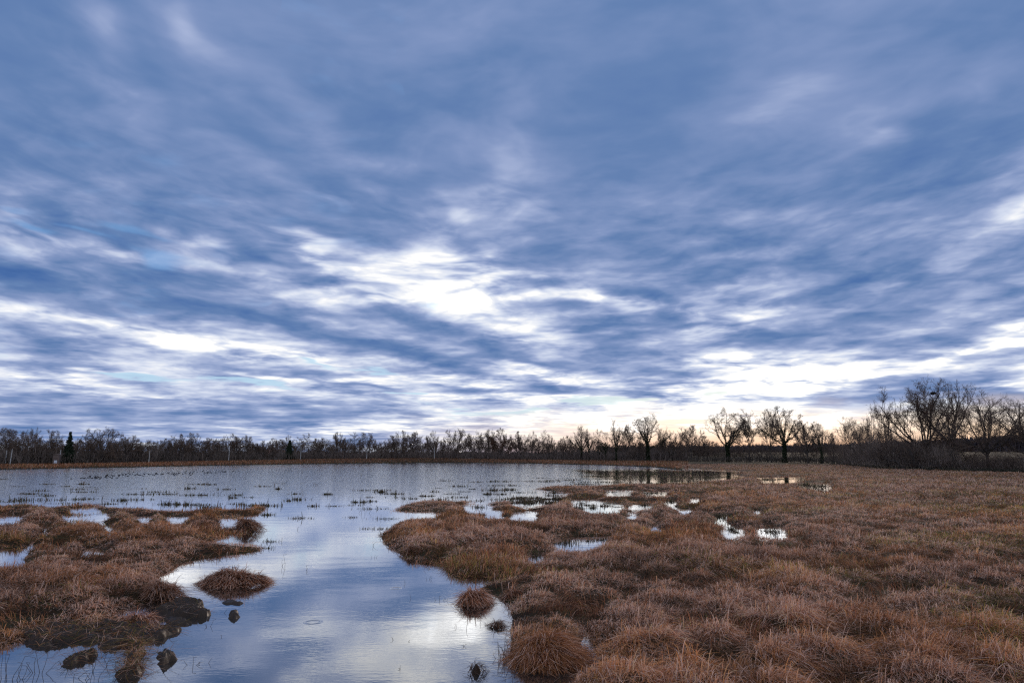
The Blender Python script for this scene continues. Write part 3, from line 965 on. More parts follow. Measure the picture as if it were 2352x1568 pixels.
# ------------------------------------------------------------------ bare trees
def rot_from(d, ang, phi):
    """Unit vector at angle ang from d, spun by phi round it."""
    d = d / np.linalg.norm(d)
    a = np.array([0, 0, 1.0]) if abs(d[2]) < 0.9 else np.array([1.0, 0, 0])
    u = np.cross(d, a); u /= np.linalg.norm(u)
    v = np.cross(d, u)
    return d * math.cos(ang) + (u * math.cos(phi) + v * math.sin(phi)) * math.sin(ang)


KINDS = {
    #          trunk  limbs  limb angle  limb len  branches per limb and per branch, then twigs, twiglets
    "round": dict(trunk=.18, limbs=9, ang=(12, 80), ll=.56, n=(9, 6), tw=(6, 5), ratio=.46, up=.10, wig=.15, dome=.45),
    "vase": dict(trunk=.32, limbs=8, ang=(10, 60), ll=.54, n=(8, 6), tw=(6, 5), ratio=.45, up=.15, wig=.13, dome=.28),
    "tall": dict(trunk=.94, limbs=26, ang=(14, 32), ll=.32, n=(6,), tw=(6, 4), ratio=.45, up=.35, wig=.06, dome=0),
    "thin": dict(trunk=.88, limbs=20, ang=(28, 58), ll=.28, n=(6,), tw=(6, 4), ratio=.45, up=.18, wig=.10, dome=0),
    "shrub": dict(trunk=.05, limbs=14, ang=(6, 70), ll=.72, n=(8,), tw=(7, 5), ratio=.40, up=.12, wig=.14, dome=.4),
    "oak": dict(trunk=.25, limbs=10, ang=(14, 78), ll=.60, n=(9, 6), tw=(5, 3), ratio=.48, up=.10, wig=.19, dome=.15),
}


def grow(kind, seed, lean=0.0):
    """Segments of one tree of unit height: p0, p1, r0, r1, level."""
    K = KINDS[kind]
    rnd = random.Random(seed)
    segs = []
    maxl = len(K["n"]) + 1
    nrd = np.random.default_rng(seed + 77)

    def branch(p, d, length, r, lvl):
        ns = (5, 5, 4, 3, 2)[min(lvl, 4)]
        rend = r * (0.45 if lvl < maxl else 0.5)
        q, dd = np.array(p, float), np.array(d, float)
        pts = [q.copy()]
        for k in range(ns):
            dd = dd + np.array([rnd.gauss(0, 1), rnd.gauss(0, 1), rnd.gauss(0, .7)]) * K["wig"] * (1.0 if lvl else .35)
            dd[2] += K["up"] * (0.5 if lvl else 1.0) * (1 if lvl < 4 else 0.3)
            dd /= np.linalg.norm(dd)
            q2 = q + dd * length / ns
            ra, rb = r + (rend - r) * k / ns, r + (rend - r) * (k + 1) / ns
            segs.append((q, q2, ra, rb, lvl))
            q = q2
            pts.append(q.copy())
        if lvl >= maxl:
            return
        cnt = K["n"][lvl - 1]
        for c in range(cnt):
            t = 0.22 + 0.78 * (c + rnd.random()) / cnt
            i = min(int(t * ns), ns - 1)
            f = t * ns - i
            pp = pts[i] * (1 - f) + pts[i + 1] * f
            seg_d = pts[i + 1] - pts[i]
            cd = rot_from(seg_d, math.radians(rnd.uniform(25, 62)), rnd.random() * 6.283)
            branch(pp, cd, length * K["ratio"] * rnd.uniform(.75, 1.25) * (1.15 - 0.45 * t), max(r * 0.50 * (1 - 0.4 * t), 0.0009), lvl + 1)

    th = K["trunk"]
    d0 = np.array([lean, 0, 1.0])
    tp, q = [np.zeros(3)], np.zeros(3)
    r0 = .027 if kind == "oak" else .024 if kind in ("round", "vase") else .013
    r1 = r0 * (.68 if th < .6 else .15)
    for k in range(6):
        d0 = d0 + np.array([rnd.gauss(0, 1), rnd.gauss(0, 1), 0]) * K["wig"] * .30
        d0 /= np.linalg.norm(d0)
        q2 = q + d0 * th / 6
        flare = 1.5 if k == 0 else 1.0
        segs.append((q, q2, (r0 + (r1 - r0) * k / 6) * flare, r0 + (r1 - r0) * (k + 1) / 6, 0))
        q = q2
        tp.append(q.copy())
    for c in range(K["limbs"]):
        if th < .6:
            t = 1.0 - (0.34 * rnd.random() if c > 1 else 0)
        else:
            t = 0.22 + 0.78 * (c + .5) / K["limbs"]
        i = min(int(t * 6), 5)
        f = t * 6 - i
        pp = tp[i] * (1 - f) + tp[i + 1] * f
        a = K["ang"][0] + (K["ang"][1] - K["ang"][0]) * (c / max(K["limbs"] - 1, 1) if th < .6 else rnd.random())
        ph = c * 2.399 + rnd.uniform(-.4, .4)
        cd = rot_from(np.array([lean * .6, 0, 1.0]), math.radians(a), ph)
        ll = K["ll"] * rnd.uniform(.8, 1.15) * (1.0 if th < .6 else (1.12 - .75 * t))
        branch(pp, cd, ll, (r1 * .66 if th < .6 else r0 * .42 * (1.1 - .6 * t)), 1)
    P0 = np.array([s[0] for s in segs]); P1 = np.array([s[1] for s in segs])
    R0 = np.array([s[2] for s in segs]); R1 = np.array([s[3] for s in segs]); LV = np.array([s[4] for s in segs])
    # twigs, then twiglets, grown in bulk off the finest branches
    lvl = maxl
    for cnt in K["tw"]:
        src = np.where(LV == lvl)[0]
        seglen = np.linalg.norm(P1[src] - P0[src], axis=1)
        k = np.repeat(src, max(1, int(round(cnt / (3 if lvl == maxl else 2)))) )
        n_ = len(k)
        t_ = nrd.random((n_, 1))
        base = P0[k] * (1 - t_) + P1[k] * t_
        d = (P1[k] - P0[k]) / np.maximum(np.linalg.norm(P1[k] - P0[k], axis=1), 1e-9)[:, None]
        rv = nrd.standard_normal((n_, 3))
        rv -= (rv * d).sum(1)[:, None] * d
        rv /= np.linalg.norm(rv, axis=1)[:, None]
        an = np.radians(nrd.uniform(22, 62, (n_, 1)))
        d1 = d * np.cos(an) + rv * np.sin(an) + np.array([0, 0, K["up"] * .6])
        d1 /= np.linalg.norm(d1, axis=1)[:, None]
        ln = (np.median(seglen) * (1.35 if lvl == maxl else 1.0) * nrd.uniform(.6, 1.5, (n_, 1)))
        mid = base + d1 * ln * .5
        d2 = d1 + nrd.standard_normal((n_, 3)) * .28 + np.array([0, 0, K["up"] * .4])
        d2 /= np.linalg.norm(d2, axis=1)[:, None]
        end = mid + d2 * ln * .5
        r = np.maximum(R0[k] * .50, .00075)
        P0 = np.concatenate([P0, base, mid]); P1 = np.concatenate([P1, mid, end])
        R0 = np.concatenate([R0, r, r * .75]); R1 = np.concatenate([R1, r * .75, r * .4])
        LV = np.concatenate([LV, np.full(n_, lvl + 1), np.full(n_, lvl + 1)])
        lvl += 1
    zt = np.percentile(P1[:, 2], 99.0)
    if K["dome"]:
        # crowns round off: pull straying tips towards a dome
        cz, az_ = zt * .56, zt * .46
        hw0 = np.percentile(np.hypot(P1[:, 0], P1[:, 1]), 90)
        for Q in (P0, P1):
            rel = np.stack([Q[:, 0] / hw0, Q[:, 1] / hw0, np.maximum(Q[:, 2] - cz, 0) / az_], 1)
            rr = np.linalg.norm(rel, axis=1)
            over = rr > .8
            new = .8 + (rr - .8) * (1 - K["dome"])
            f = np.where(over, new / np.maximum(rr, 1e-6), 1.0)
            Q[:, 0] *= f; Q[:, 1] *= f
            Q[:, 2] = np.where(Q[:, 2] > cz, cz + (Q[:, 2] - cz) * f, Q[:, 2])
        zt = np.percentile(P1[:, 2], 99.5)
    hw = (np.percentile(P1[:, 0], 97.5) - np.percentile(P1[:, 0], 2.5)) * .5
    hv = (np.percentile(P1[:, 1], 97.5) - np.percentile(P1[:, 1], 2.5)) * .5
    return dict(P0=P0, P1=P1, R0=R0, R1=R1, LV=LV, top=zt, half=(hw + hv) * .5)


def tubes(P0, P1, R0, R1, sides):
    n_ = len(P0)
    d = P1 - P0
    d = d / np.maximum(np.linalg.norm(d, axis=1), 1e-9)[:, None]
    a = np.where((np.abs(d[:, 2]) < .9)[:, None], np.array([[0, 0, 1.0]]), np.array([[1.0, 0, 0]]))
    u = np.cross(d, a); u /= np.linalg.norm(u, axis=1)[:, None]
    v = np.cross(d, u)
    an = np.arange(sides) * 2 * np.pi / sides
    ring = u[:, None, :] * np.cos(an)[None, :, None] + v[:, None, :] * np.sin(an)[None, :, None]
    e0 = P0[:, None, :] + ring * R0[:, None, None]
    e1 = (P1 + d * (R1 * .3)[:, None])[:, None, :] + ring * R1[:, None, None]
    V = np.concatenate([e0, e1], 1).reshape(-1, 3)
    k = np.arange(sides); k2 = (k + 1) % sides
    f = np.stack([k, k2, k2 + sides, k + sides], 1).ravel()
    loops = ((np.arange(n_) * 2 * sides)[:, None] + f[None]).ravel()
    starts = np.arange(n_ * sides) * 4
    return V, loops, starts


def leaf_specks(pts, size, rnd, col, jitter=.25):
    """Small bent leaves at the given points."""
    n_ = len(pts)
    a = rnd.standard_normal((n_, 3)); a /= np.linalg.norm(a, axis=1)[:, None]
    b = np.cross(a, rnd.standard_normal((n_, 3))); b /= np.linalg.norm(b, axis=1)[:, None]
    s = (size * (0.6 + 0.8 * rnd.random(n_)))[:, None]
    V = np.stack([pts - a * s, pts + b * s * .6, pts + a * s, pts - b * s * .6], 1).reshape(-1, 3)
    loops = np.arange(4 * n_)
    starts = np.arange(n_) * 4
    c = np.repeat(np.array(col)[None] * (1 - jitter + 2 * jitter * rnd.random((n_, 1))), 4, 0)
    return V, loops, starts, c


BARKC, TWIGC = np.array([.072, .060, .052]), np.array([.145, .105, .082])
_protos = {}


def tree_meshes(kind, seed, ivy=False, leaves=0.0, thick=1.0, lean=0.0):
    """Mesh datablocks (trunk, crown, ivy) of a tree of unit height and unit crown width."""
    key = (kind, seed, ivy, leaves, thick, lean)
    if key in _protos:
        return _protos[key]
    T = grow(kind, seed, lean)
    sc = np.array([.5 / T["half"], .5 / T["half"], 1 / T["top"]])
    P0, P1 = T["P0"] * sc, T["P1"] * sc
    lv = T["LV"]
    big = lv <= 1
    R0, R1 = T["R0"].copy() * thick, T["R1"].copy() * thick
    rnd = np.random.default_rng(seed + 5)
    out = {}
    V, l, s = tubes(P0[big], P1[big], R0[big] / max(thick, 1) ** .7, R1[big] / max(thick, 1) ** .7, 6)
    out["trunk"] = (V, l, s, np.repeat(BARKC[None], len(V), 0) * (0.8 + .4 * rnd.random((len(V), 1))))
    sm = ~big
    V, l, s = tubes(P0[sm], P1[sm], R0[sm], R1[sm], 3)
    parts = [(V, l, s, np.repeat(TWIGC[None], len(V), 0) * (0.8 + .4 * rnd.random((len(V), 1))))]
    if leaves:
        tips = P1[lv >= lv.max()]
        pick = tips[rnd.random(len(tips)) < leaves]
        pick = pick + rnd.standard_normal(pick.shape) * .006
        parts.append(leaf_specks(pick, .0050 if kind == "oak" else .0075, rnd, (.105, .050, .030)))
    out["crown"] = merge(parts)
    if ivy:
        pts = []
        for k in np.where(lv <= 1)[0]:
            hz = .5 * (P0[k][2] + P1[k][2])
            if hz > .66 or (lv[k] == 1 and hz > .60):
                continue
            dens = 260 if lv[k] == 0 else 70
            t = rnd.random((dens, 1))
            r = (R0[k] * 1.2 + (.021 if lv[k] == 0 else .013)) * np.sqrt(rnd.random((dens, 1)))
            ph = rnd.random((dens, 1)) * 6.283
            pts.append(P0[k] * (1 - t) + P1[k] * t + np.concatenate([np.cos(ph) * r * 1.2, np.sin(ph) * r * 1.2, rnd.standard_normal((dens, 1)) * .012], 1))
        pts = np.concatenate(pts)
        out["ivy"] = leaf_specks(pts, .012, rnd, (.030, .040, .020))
    res = {}
    for nm, (V, l, s, c) in out.items():
        me = mesh_np(nm, V, l, s, [MAT_TWIG], c)
        res[nm] = me.data
        bpy.data.objects.remove(me)
    _protos[key] = res
    return res


def plant(name, meshes, x, y, z, w, H, rz, label, cat="tree", group=None, ivy_label=None):
    root = empty(name, (x, y, z - 0.05), rz)
    root.scale = (w, w, H)
    tag(root, label, cat, group)
    for nm, me in meshes.items():
        link(bpy.data.objects.new(nm, me), root)
    return root


def stand(X, topY, k=1.0, D=None):
    """Foot and height of a thing seen at photo X whose top shows at topY; k: share of the distance to the tree line."""
    a = azel(X, topY)
    if D is None:
        D = float(np.interp(a[0], TR_AZ, TR_D)) * k
    x, y = D * math.sin(math.radians(a[0])), D * math.cos(math.radians(a[0]))
    z = float(ground_z(np.array([x]), np.array([y]))[0])
    return x, y, z, EYE + D * math.tan(math.radians(a[1])) - z, D


def fir_meshes(seed):
    rnd = np.random.default_rng(seed)
    key = ("fir", seed)
    if key in _protos:
        return _protos[key]
    P0, P1 = np.array([[0, 0, 0], [0, 0, .5]]), np.array([[0, 0, .5], [0, 0, 1.0]])
    V, l, s = tubes(P0, P1, np.array([.018, .012]), np.array([.012, .002]), 7)
    res = {}
    o = mesh_np("trunk", V, l, s, [MAT_TWIG], np.repeat(BARKC[None], len(V), 0)); res["trunk"] = o.data; bpy.data.objects.remove(o)
    pts = []
    for h in np.linspace(.06, .99, 30):
        r = (1 - h) ** .85 * .52
        nb = int(8 + 10 * (1 - h))
        for b in range(nb):
            ph = rnd.random() * 6.283
            rr = r * rnd.uniform(.7, 1.12)
            n_ = int(16 + 50 * rr)
            t = rnd.random(n_) ** .7
            px = np.stack([np.cos(ph) * rr * t, np.sin(ph) * rr * t, h + .025 - .07 * t * (rr / .5) + rnd.standard_normal(n_) * .008], 1)
            px[:, :2] += rnd.standard_normal((n_, 2)) * .03
            pts.append(px)
    V, l, s, c = leaf_specks(np.concatenate(pts), .024, rnd, (.030, .042, .026))
    o = mesh_np("crown", V, l, s, [MAT_TWIG], c); res["crown"] = o.data; bpy.data.objects.remove(o)
    _protos[key] = res
    return res


# X, top Y, crown width (photo units), kind, variant, distance share, label
TREES = [
    (-30, 983, 26, "tall", 1, 1.08, "slim bare tree of the tall row, outside the photo's left edge"),
    (3, 982, 20, "tall", 2, 1.08, "first slim bare poplar in view at the left edge"),
    (14, 984, 18, "tall", 3, 1.10, "second slim bare poplar from the left edge, left of the first white pole"),
    (25, 985, 20, "tall", 1, 1.08, "slim bare poplar rising straight behind the first white pole from the left"),
    (37, 987, 18, "tall", 2, 1.10, "slim bare poplar just right of the first white pole from the left"),
    (49, 990, 18, "tall", 3, 1.08, "last and lowest slim poplar of the row at the left edge"),
    (58, 998, 34, "round", 4, 1.0, "low bushy bare tree below the poplar row, left of the wooden poles"),
    (78, 982, 24, "vase", 5, 1.06, "bare tree with a tuft of fine upright twigs above the wooden crossarm pole"),
    (96, 1004, 34, "round", 6, 1.0, "squat bare tree between the crossarm pole and the brick tower"),
    (125, 987.5, 46, "round", 7, 1.02, "bare spreading oak above the narrow brick tower"),
    (192, 995, 17, "thin", 8, 1.04, "thin pale birch just right of the tall dark fir"),
    (212, 1004, 30, "round", 9, .99, "low bare tree at the left foot of the broad dome-shaped oak"),
    (236, 982.5, 62, "round", 10, 1.0, "broadest dome-shaped bare oak on the left bank"),
    (262, 1012, 30, "round", 4, .98, "low bare bush-like tree at the right foot of the broad dome-shaped oak"),
    (292, 996, 48, "vase", 11, 1.0, "bare oak with fan-shaped limbs left of the third white pole"),
    (322, 1014, 26, "round", 6, 1.0, "small bare tree filling the dip between the fan-shaped oak and the third white pole"),
    (352, 1012, 18, "thin", 12, 1.02, "thin scruffy bare tree right behind the third white pole"),
    (386, 1006, 30, "vase", 13, 1.0, "small clear-stemmed bare tree with lit gaps at its foot, right of the third white pole"),
    (415, 996, 38, "round", 14, 1.0, "left one of the two joined domed trees in the middle of the left bank"),
    (446, 993.5, 40, "round", 7, 1.0, "right and taller one of the two joined domed trees mid left bank"),
    (474, 1005, 34, "round", 9, 1.0, "rusty-topped bare tree right of the two joined domed trees"),
    (503, 1007, 28, "round", 4, 1.02, "low bare tree left of the fourth white pole with a dark bush under it"),
    (528, 995, 36, "vase", 15, 1.02, "dense upright bare tree directly behind the fourth white pole"),
    (545, 1001, 26, "vase", 16, 1.0, "bare tree with a leaning stem just right of the fourth white pole"),
    (568, 1000, 36, "round", 10, 1.0, "conical brown-tipped bare tree left of the red-roofed house"),
    (592, 1016, 20, "vase", 5, .99, "small bare tree in front of the left end of the red roof"),
    (608, 1011, 24, "round", 6, .99, "small dark bare tree in front of the middle of the red roof"),
    (628, 1017, 24, "round", 14, .99, "lowest bare tree standing before the right end of the red roof"),
    (661, 999, 26, "vase", 17, 1.05, "pale forked bare tree rising behind the small dark fir"),
    (692, 1003, 30, "thin", 18, 1.01, "bare tree behind the fifth white pole, right of the small fir"),
    (713, 995, 22, "thin", 8, 1.03, "thin pinkish bare tree right of the fifth white pole"),
    (735, 1005, 28, "vase", 11, 1.0, "dark forked bare tree between two thin pale ones, right of the fifth white pole"),
    (757, 1009, 24, "thin", 12, 1.0, "scrubby thin bare tree left of the tall pair before the sixth white pole"),
    (775, 992, 30, "vase", 13, 1.02, "tall loose bare tree midway between the fifth and sixth white poles"),
    (793, 1003, 26, "vase", 5, 1.0, "lower dark bare tree leaning right, midway between the fifth and sixth white poles"),
    (818, 993, 30, "thin", 18, 1.03, "pale wispy bare tree left of the sixth white pole"),
    (832, 993, 18, "tall", 3, 1.03, "slim upright pale tree just left of the sixth white pole"),
    (848, 994, 34, "vase", 15, 1.03, "pale bare tree whose twigs fan right above the sixth white pole"),
    (901, 1000, 48, "round", 7, 1.0, "dark rounded bare tree with a low dense crown at the middle of the far bank"),
    (926, 988, 34, "round", 14, 1.01, "taller bare tree rising behind the right side of the dark rounded one"),
    (950, 991, 40, "vase", 16, 1.01, "bare tree with straight rays of twigs left of the pole by the narrow ash"),
    (993, 988.5, 30, "vase", 17, 1.02, "narrow upright bare ash beside the thin pole near mid far bank"),
    (1018, 1009, 24, "round", 4, 1.0, "small low bare tree between the narrow ash and the round lacy oak"),
    (1046, 985, 48, "round", 10, 1.01, "round lacy bare oak standing free just left of the photo's middle"),
    (1082, 995, 28, "vase", 5, 1.01, "thin-topped bare tree right of the round lacy oak"),
    (1101, 991, 30, "vase", 11, 1.02, "airy bare tree with several stems left of the brown-leaved one"),
    (1123, 986, 32, "vase", 13, 1.02, "tall airy bare tree against the left flank of the brown-leaved one"),
    (1195, 990, 38, "round", 9, 1.01, "bare domed tree just right of the brown-leaved one"),
    (1222, 990, 22, "vase", 15, 1.01, "narrow twiggy bare tree second right of the brown-leaved one"),
    (1244, 988, 24, "thin", 18, 1.02, "thin pale two-stemmed tree standing above the reddish thicket"),
    (1262, 997, 30, "round", 6, 1.0, "reddish-brown bare tree at the end of the dense thicket right of the middle"),
    (1299, 1001, 34, "round", 14, 1.0, "low even-topped bare tree left of the first ivy-clad pair"),
    (1369, 984, 16, "thin", 8, 1.02, "spindly bare tree between the ivy-clad pair and the pollard stumps"),
    (1437, 975, 38, "vase", 16, 1.01, "open bare tree between the tall ivy column and the great fan-crowned oak"),
    (1464, 1003, 44, "round", 7, .99, "low spreading bare tree at the left foot of the great fan-crowned oak"),
    (1522, 987, 34, "round", 4, 1.01, "bare tree just right of the great fan-crowned oak"),
    (1552, 992, 44, "round", 10, 1.0, "reddish dense bare tree left of the small open spreading one"),
    (1585, 975.4, 46, "vase", 13, .99, "small open spreading bare tree with pale sunlit top twigs"),
    (1616, 1001, 44, "round", 9, 1.05, "rust-red low tree glowing before the sunset gap"),
    (1716, 948, 48, "vase", 11, .98, "bare tree with a leaning side stem right of the ivy-trunked oak"),
    (1765, 939, 44, "vase", 17, .98, "straight-stemmed bare tree left of the tallest sunlit oak"),
    (1850, 965, 54, "oak", 21, .97, "bare tree on a slanting trunk over the field gap, right of the tallest sunlit oak"),
    (1911, 994, 40, "round", 6, .97, "dark twiggy low tree right of the ivy-clad stub with raised twigs"),
    (1944, 957, 46, "vase", 5, .97, "bare tree at the left end of the big right-hand thicket"),
    (1972, 966, 36, "vase", 16, .98, "second bare tree along the top of the right-hand thicket"),
    (1996, 950, 40, "vase", 13, .98, "pale-topped bare tree in the middle of the right-hand thicket"),
    (2026, 941, 44, "round", 10, .97, "brown-leaved bare tree in the thicket at the left shoulder of the great right-hand oaks"),
]
for i, (X, ty, w, kind, var, k, lb) in enumerate(TREES):
    x, y, z, H, D = stand(X, ty, k)
    plant("bare_tree", tree_meshes(kind, var, thick=1.65 if D > 240 else 1.1), x, y, z, w * D / FPX, H, (i * 2.4) % 6.28, lb)

x, y, z, H, D = stand(1151, 984, 1.0)
plant("brown_leaved_tree", tree_meshes("round", 31, leaves=.85, thick=1.2), x, y, z, 44 * D / FPX, H, 1.0, "tree still carrying clumps of brown leaves, near the photo's middle")
for X, ty, w, var, k, lb in ((1334, 977, 46, 41, 1.0, "left one of the first ivy-clad pair, with a twiggy rounded top"), (1352, 985, 30, 42, 1.0, "right one of the first ivy-clad pair, with a dark ivy stem"),
                             (1413, 961.5, 36, 43, .99, "ivy-clad tree with bent dark column and small crown, left of the fan-crowned oak"),
                             (1486, 951.5, 74, 44, .99, "great fan-crowned bare oak, ivy round its trunk, tallest right of the middle"),
                             (1668, 938, 78, 45, .98, "large bare oak with ivy-clad fork, left one of the tall sunset trees"),
                             (1795, 929.5, 84, 46, .97, "tallest bare oak against the sunset, ivy round its lower trunk"),
                             (1882, 968.5, 52, 47, .97, "ivy-clad stub with a fan of raised twigs, left of the right-hand thicket")):
    x, y, z, H, D = stand(X, ty, k)
    plant("ivy_clad_tree", tree_meshes("vase", var, ivy=True, thick=1.1), x, y, z, w * D / FPX, H, var * 1.3, lb)
for X, ty, w, var, lb in ((1390, 990, 26, 48, "ivy-choked broken tree with few twigs, left of the bent ivy column"), (1375, 1006, 18, 49, "short ivy-covered stub left of the broken ivy-choked tree"), (1543, 1012, 16, 48, "slim dark ivy column right of the fan-crowned oak")):
    x, y, z, H, D = stand(X, ty, 1.0)
    plant("ivy_clad_tree", tree_meshes("thin", var, ivy=True, thick=1.3), x, y, z, w * D / FPX, H, var * 1.3, lb)
for X, ty, w, k, lb in ((162.5, 993.5, 30, 1.0, "tall dark fir, a black spire above the brick tower's right-hand pole"), (666, 1012, 28, 1.0, "small dark fir with a pointed top between the red roof and the fifth white pole")):
    x, y, z, H, D = stand(X, ty, k)
    plant("fir_tree", fir_meshes(int(X)), x, y, z, w * D / FPX, H, .3, lb)

# the great oaks on the right
for X, ty, w, var, k, lean, lv_, lb in ((2118, 876, 140, 51, 1.0, -.12, .28, "leftmost great oak of the right-hand group, reaching left, few brown leaves on it"),
                                       (2166, 881, 122, 52, 1.03, .05, .15, "great oak second from the left in the right-hand group, the nest beside its top"),
                                       (2252, 899, 128, 53, 1.0, .02, .03, "great bare oak with a thick dark trunk standing clear, right of the nest"),
                                       (2350, 908, 126, 54, 1.0, .10, .03, "great bare oak cut by the photo's right edge")):
    x, y, z, H, D = stand(X, ty, k)
    plant("oak_tree", tree_meshes("oak", var, leaves=lv_, thick=.95, lean=lean), x, y, z, w * D / FPX, H, 0.0, lb)
x, y, z, H, D = stand(2480, 915, 1.0)
plant("oak_tree", tree_meshes("oak", 55, leaves=.1), x, y, z, 120 * D / FPX, H, .4, "bare oak standing outside the right edge of the photo")

# the stick nest
x, y, z, H, D = stand(2143, 903, 1.0)
rnd_ = np.random.default_rng(3)
n_ = 260
ph, tt = rnd_.random(n_) * 6.283, rnd_.random(n_)
c0 = np.stack([np.cos(ph) * .42 * np.sqrt(tt), np.sin(ph) * .42 * np.sqrt(tt), rnd_.standard_normal(n_) * .10], 1)
dv = np.stack([-np.sin(ph), np.cos(ph), rnd_.standard_normal(n_) * .25], 1) * .30
V, l, s = tubes(c0 - dv, c0 + dv, np.full(n_, .022), np.full(n_, .014), 4)
o = mesh_np("bird_nest", V, l, s, [MAT_TWIG], np.repeat(BARKC[None], len(V), 0) * .8)
o.location = (x, y, z + H)
tag(o, "dark flat stick nest high between the two leftmost great oaks", "nest")

# back row, filling the gaps of the tree line
kinds_ = [("round", 4), ("round", 6), ("vase", 5), ("round", 9), ("vase", 13), ("round", 14), ("thin", 12), ("vase", 15)]
rb = random.Random(12)
BACK = "bare grey-brown tree half hidden in the back row of the far tree line"
Xb = -120.0
while Xb < 1640:
    Xb += rb.uniform(12, 21)
    x, y, z, H, D = stand(Xb, rb.uniform(1005, 1021), rb.uniform(1.08, 1.24))
    kd = rb.choice(kinds_)
    plant("bare_tree", tree_meshes(*kd, thick=1.65), x, y, z, rb.uniform(26, 42) * D / FPX, max(H, 5), rb.random() * 6.28, BACK, group="back row of the far tree line")
for Xb in (1600, 1625, 1640, 1658, 1672, 1690, 1700, 1722, 1745, 1762, 1780, 1812, 1830, 1848, 1868, 1895, 1925, 1940, 1955, 1975, 1990):
    x, y, z, H, D = stand(Xb, rb.uniform(1012, 1024), rb.uniform(.99, 1.05))
    plant("bare_shrub", tree_meshes("shrub", 61 + int(Xb) % 3), x, y, z, rb.uniform(34, 60) * D / FPX, max(H, 3), rb.random() * 6.28, "low bare shrub at the feet of the sunset trees", "shrub", "low shrubs under the sunset trees")
for k in range(28):
    Xb = 1945 + 440 * (k + rb.random()) / 28
    x, y, z, H, D = stand(Xb, np.interp(Xb, [1945, 2000, 2080, 2200, 2240, 2352], [1006, 984, 990, 1016, 1038, 1036]) + rb.uniform(-8, 16), rb.uniform(.96, 1.02))
    plant("bare_shrub", tree_meshes("shrub", 61 + k % 3, thick=.8), x, y, z, rb.uniform(60, 100) * D / FPX, max(H, 3), rb.random() * 6.28, "bare arching shrub in the brown tangle under the great right-hand oaks", "shrub", "shrubs of the right-hand tangle")
# leaning dead stems in the right-hand thicket
for (X0, Y0, X1, Y1, r, lb) in ((2212, 1074, 2188, 1032, .20, "dark leaning stem, tilted left, at the foot of the clear-standing oak"), (2085, 1064, 2045, 1045, .17, "crooked dark stem lying left inside the right-hand thicket"), (2118, 1062, 2100, 1028, .16, "short bent dark trunk in the middle of the right-hand thicket"), (2178, 1075, 2142, 1058, .13, "low fallen stem at the front of the right-hand thicket")):
    D = 150.0
    a0, a1 = azel(X0, Y0), azel(X1, Y1)
    q0 = np.array([D * math.sin(math.radians(a0[0])), D * math.cos(math.radians(a0[0])), 0.0]); q0[2] = float(ground_z(q0[:1], q0[1:2])[0])
    q1 = np.array([D * math.sin(math.radians(a1[0])), D * math.cos(math.radians(a1[0])) + 2, EYE + D * math.tan(math.radians(a1[1]))])
    P_ = [q0]
    rr_ = np.random.default_rng(int(X0))
    for k in range(1, 7):
        P_.append(q0 + (q1 - q0) * k / 6 + rr_.standard_normal(3) * .18)
    P_ = np.array(P_)
    R_ = np.linspace(r, r * .35, 7)
    sg = [(P_[:-1], P_[1:], R_[:-1], R_[1:])]
    for k in range(14):
        i = rr_.integers(2, 7)
        dv = rr_.standard_normal(3) + np.array([0, 0, .5]); dv /= np.linalg.norm(dv)
        b0 = P_[i]; b1 = b0 + dv * rr_.uniform(.7, 2.0)
        sg.append((b0[None], b1[None], np.array([r * .3]), np.array([.02])))
    V, l, s = tubes(np.concatenate([q[0] for q in sg]), np.concatenate([q[1] for q in sg]), np.concatenate([q[2] for q in sg]), np.concatenate([q[3] for q in sg]), 6)
    tag(mesh_np("leaning_stem", V, l, s, [MAT_TWIG], np.repeat(BARKC[None], len(V), 0) * .7), lb, "dead tree")


# ------------------------------------------------------------------ thickets (reads as one mass)
def thicket(name, label, X0, X1, k0, k1, n_, top_fn, wd, col, seed):
    rnd = np.random.default_rng(seed)
    X = X0 + (X1 - X0) * rnd.random(n_)
    a = np.degrees(np.arctan2((X - 1176) / FPX, 1.0137))
    D = np.interp(a, TR_AZ, TR_D) * (k0 + (k1 - k0) * rnd.random(n_))
    x, y = D * np.sin(np.radians(a)), D * np.cos(np.radians(a))
    z = ground_z(x, y)
    top = top_fn(X, rnd)                                   # photo Y of the local top
    H = np.maximum(EYE + D * (1049.6 - top) / FPX - z, .6)
    base_h = rnd.random(n_) ** 1.3 * .62
    root = np.stack([x, y, z - .05 + H * base_h], 1)
    th = rnd.random(n_) * 6.283
    hd = np.stack([np.cos(th), np.sin(th)], 1)
    ln = H * (1 - base_h) * (0.45 + .65 * rnd.random(n_))
    v, l, s, c = blades(root, hd, ln, wd * (0.6 + .8 * rnd.random(n_)), np.clip(.62 + .25 * rnd.standard_normal(n_), .05, .98), np.clip(.25 + .25 * rnd.standard_normal(n_), 0, .9), np.array(col)[None] * (0.6 + .8 * rnd.random((n_, 1))), 2, rnd.standard_normal(n_) * 1.2)
    tag(mesh_np(name, v, l, s, [MAT_TWIG], c), label, "thicket", kind="stuff")


def top_far(X, rnd):
    return 1038 - 22 * (fbm(X / 22.0, X * 0 + 3, 3, 5) - .25) + 12 * (rnd.random(len(X)) - .3) - 8 * (fbm(X / 70.0, X * 0 + 9, 2, 8) - .5)


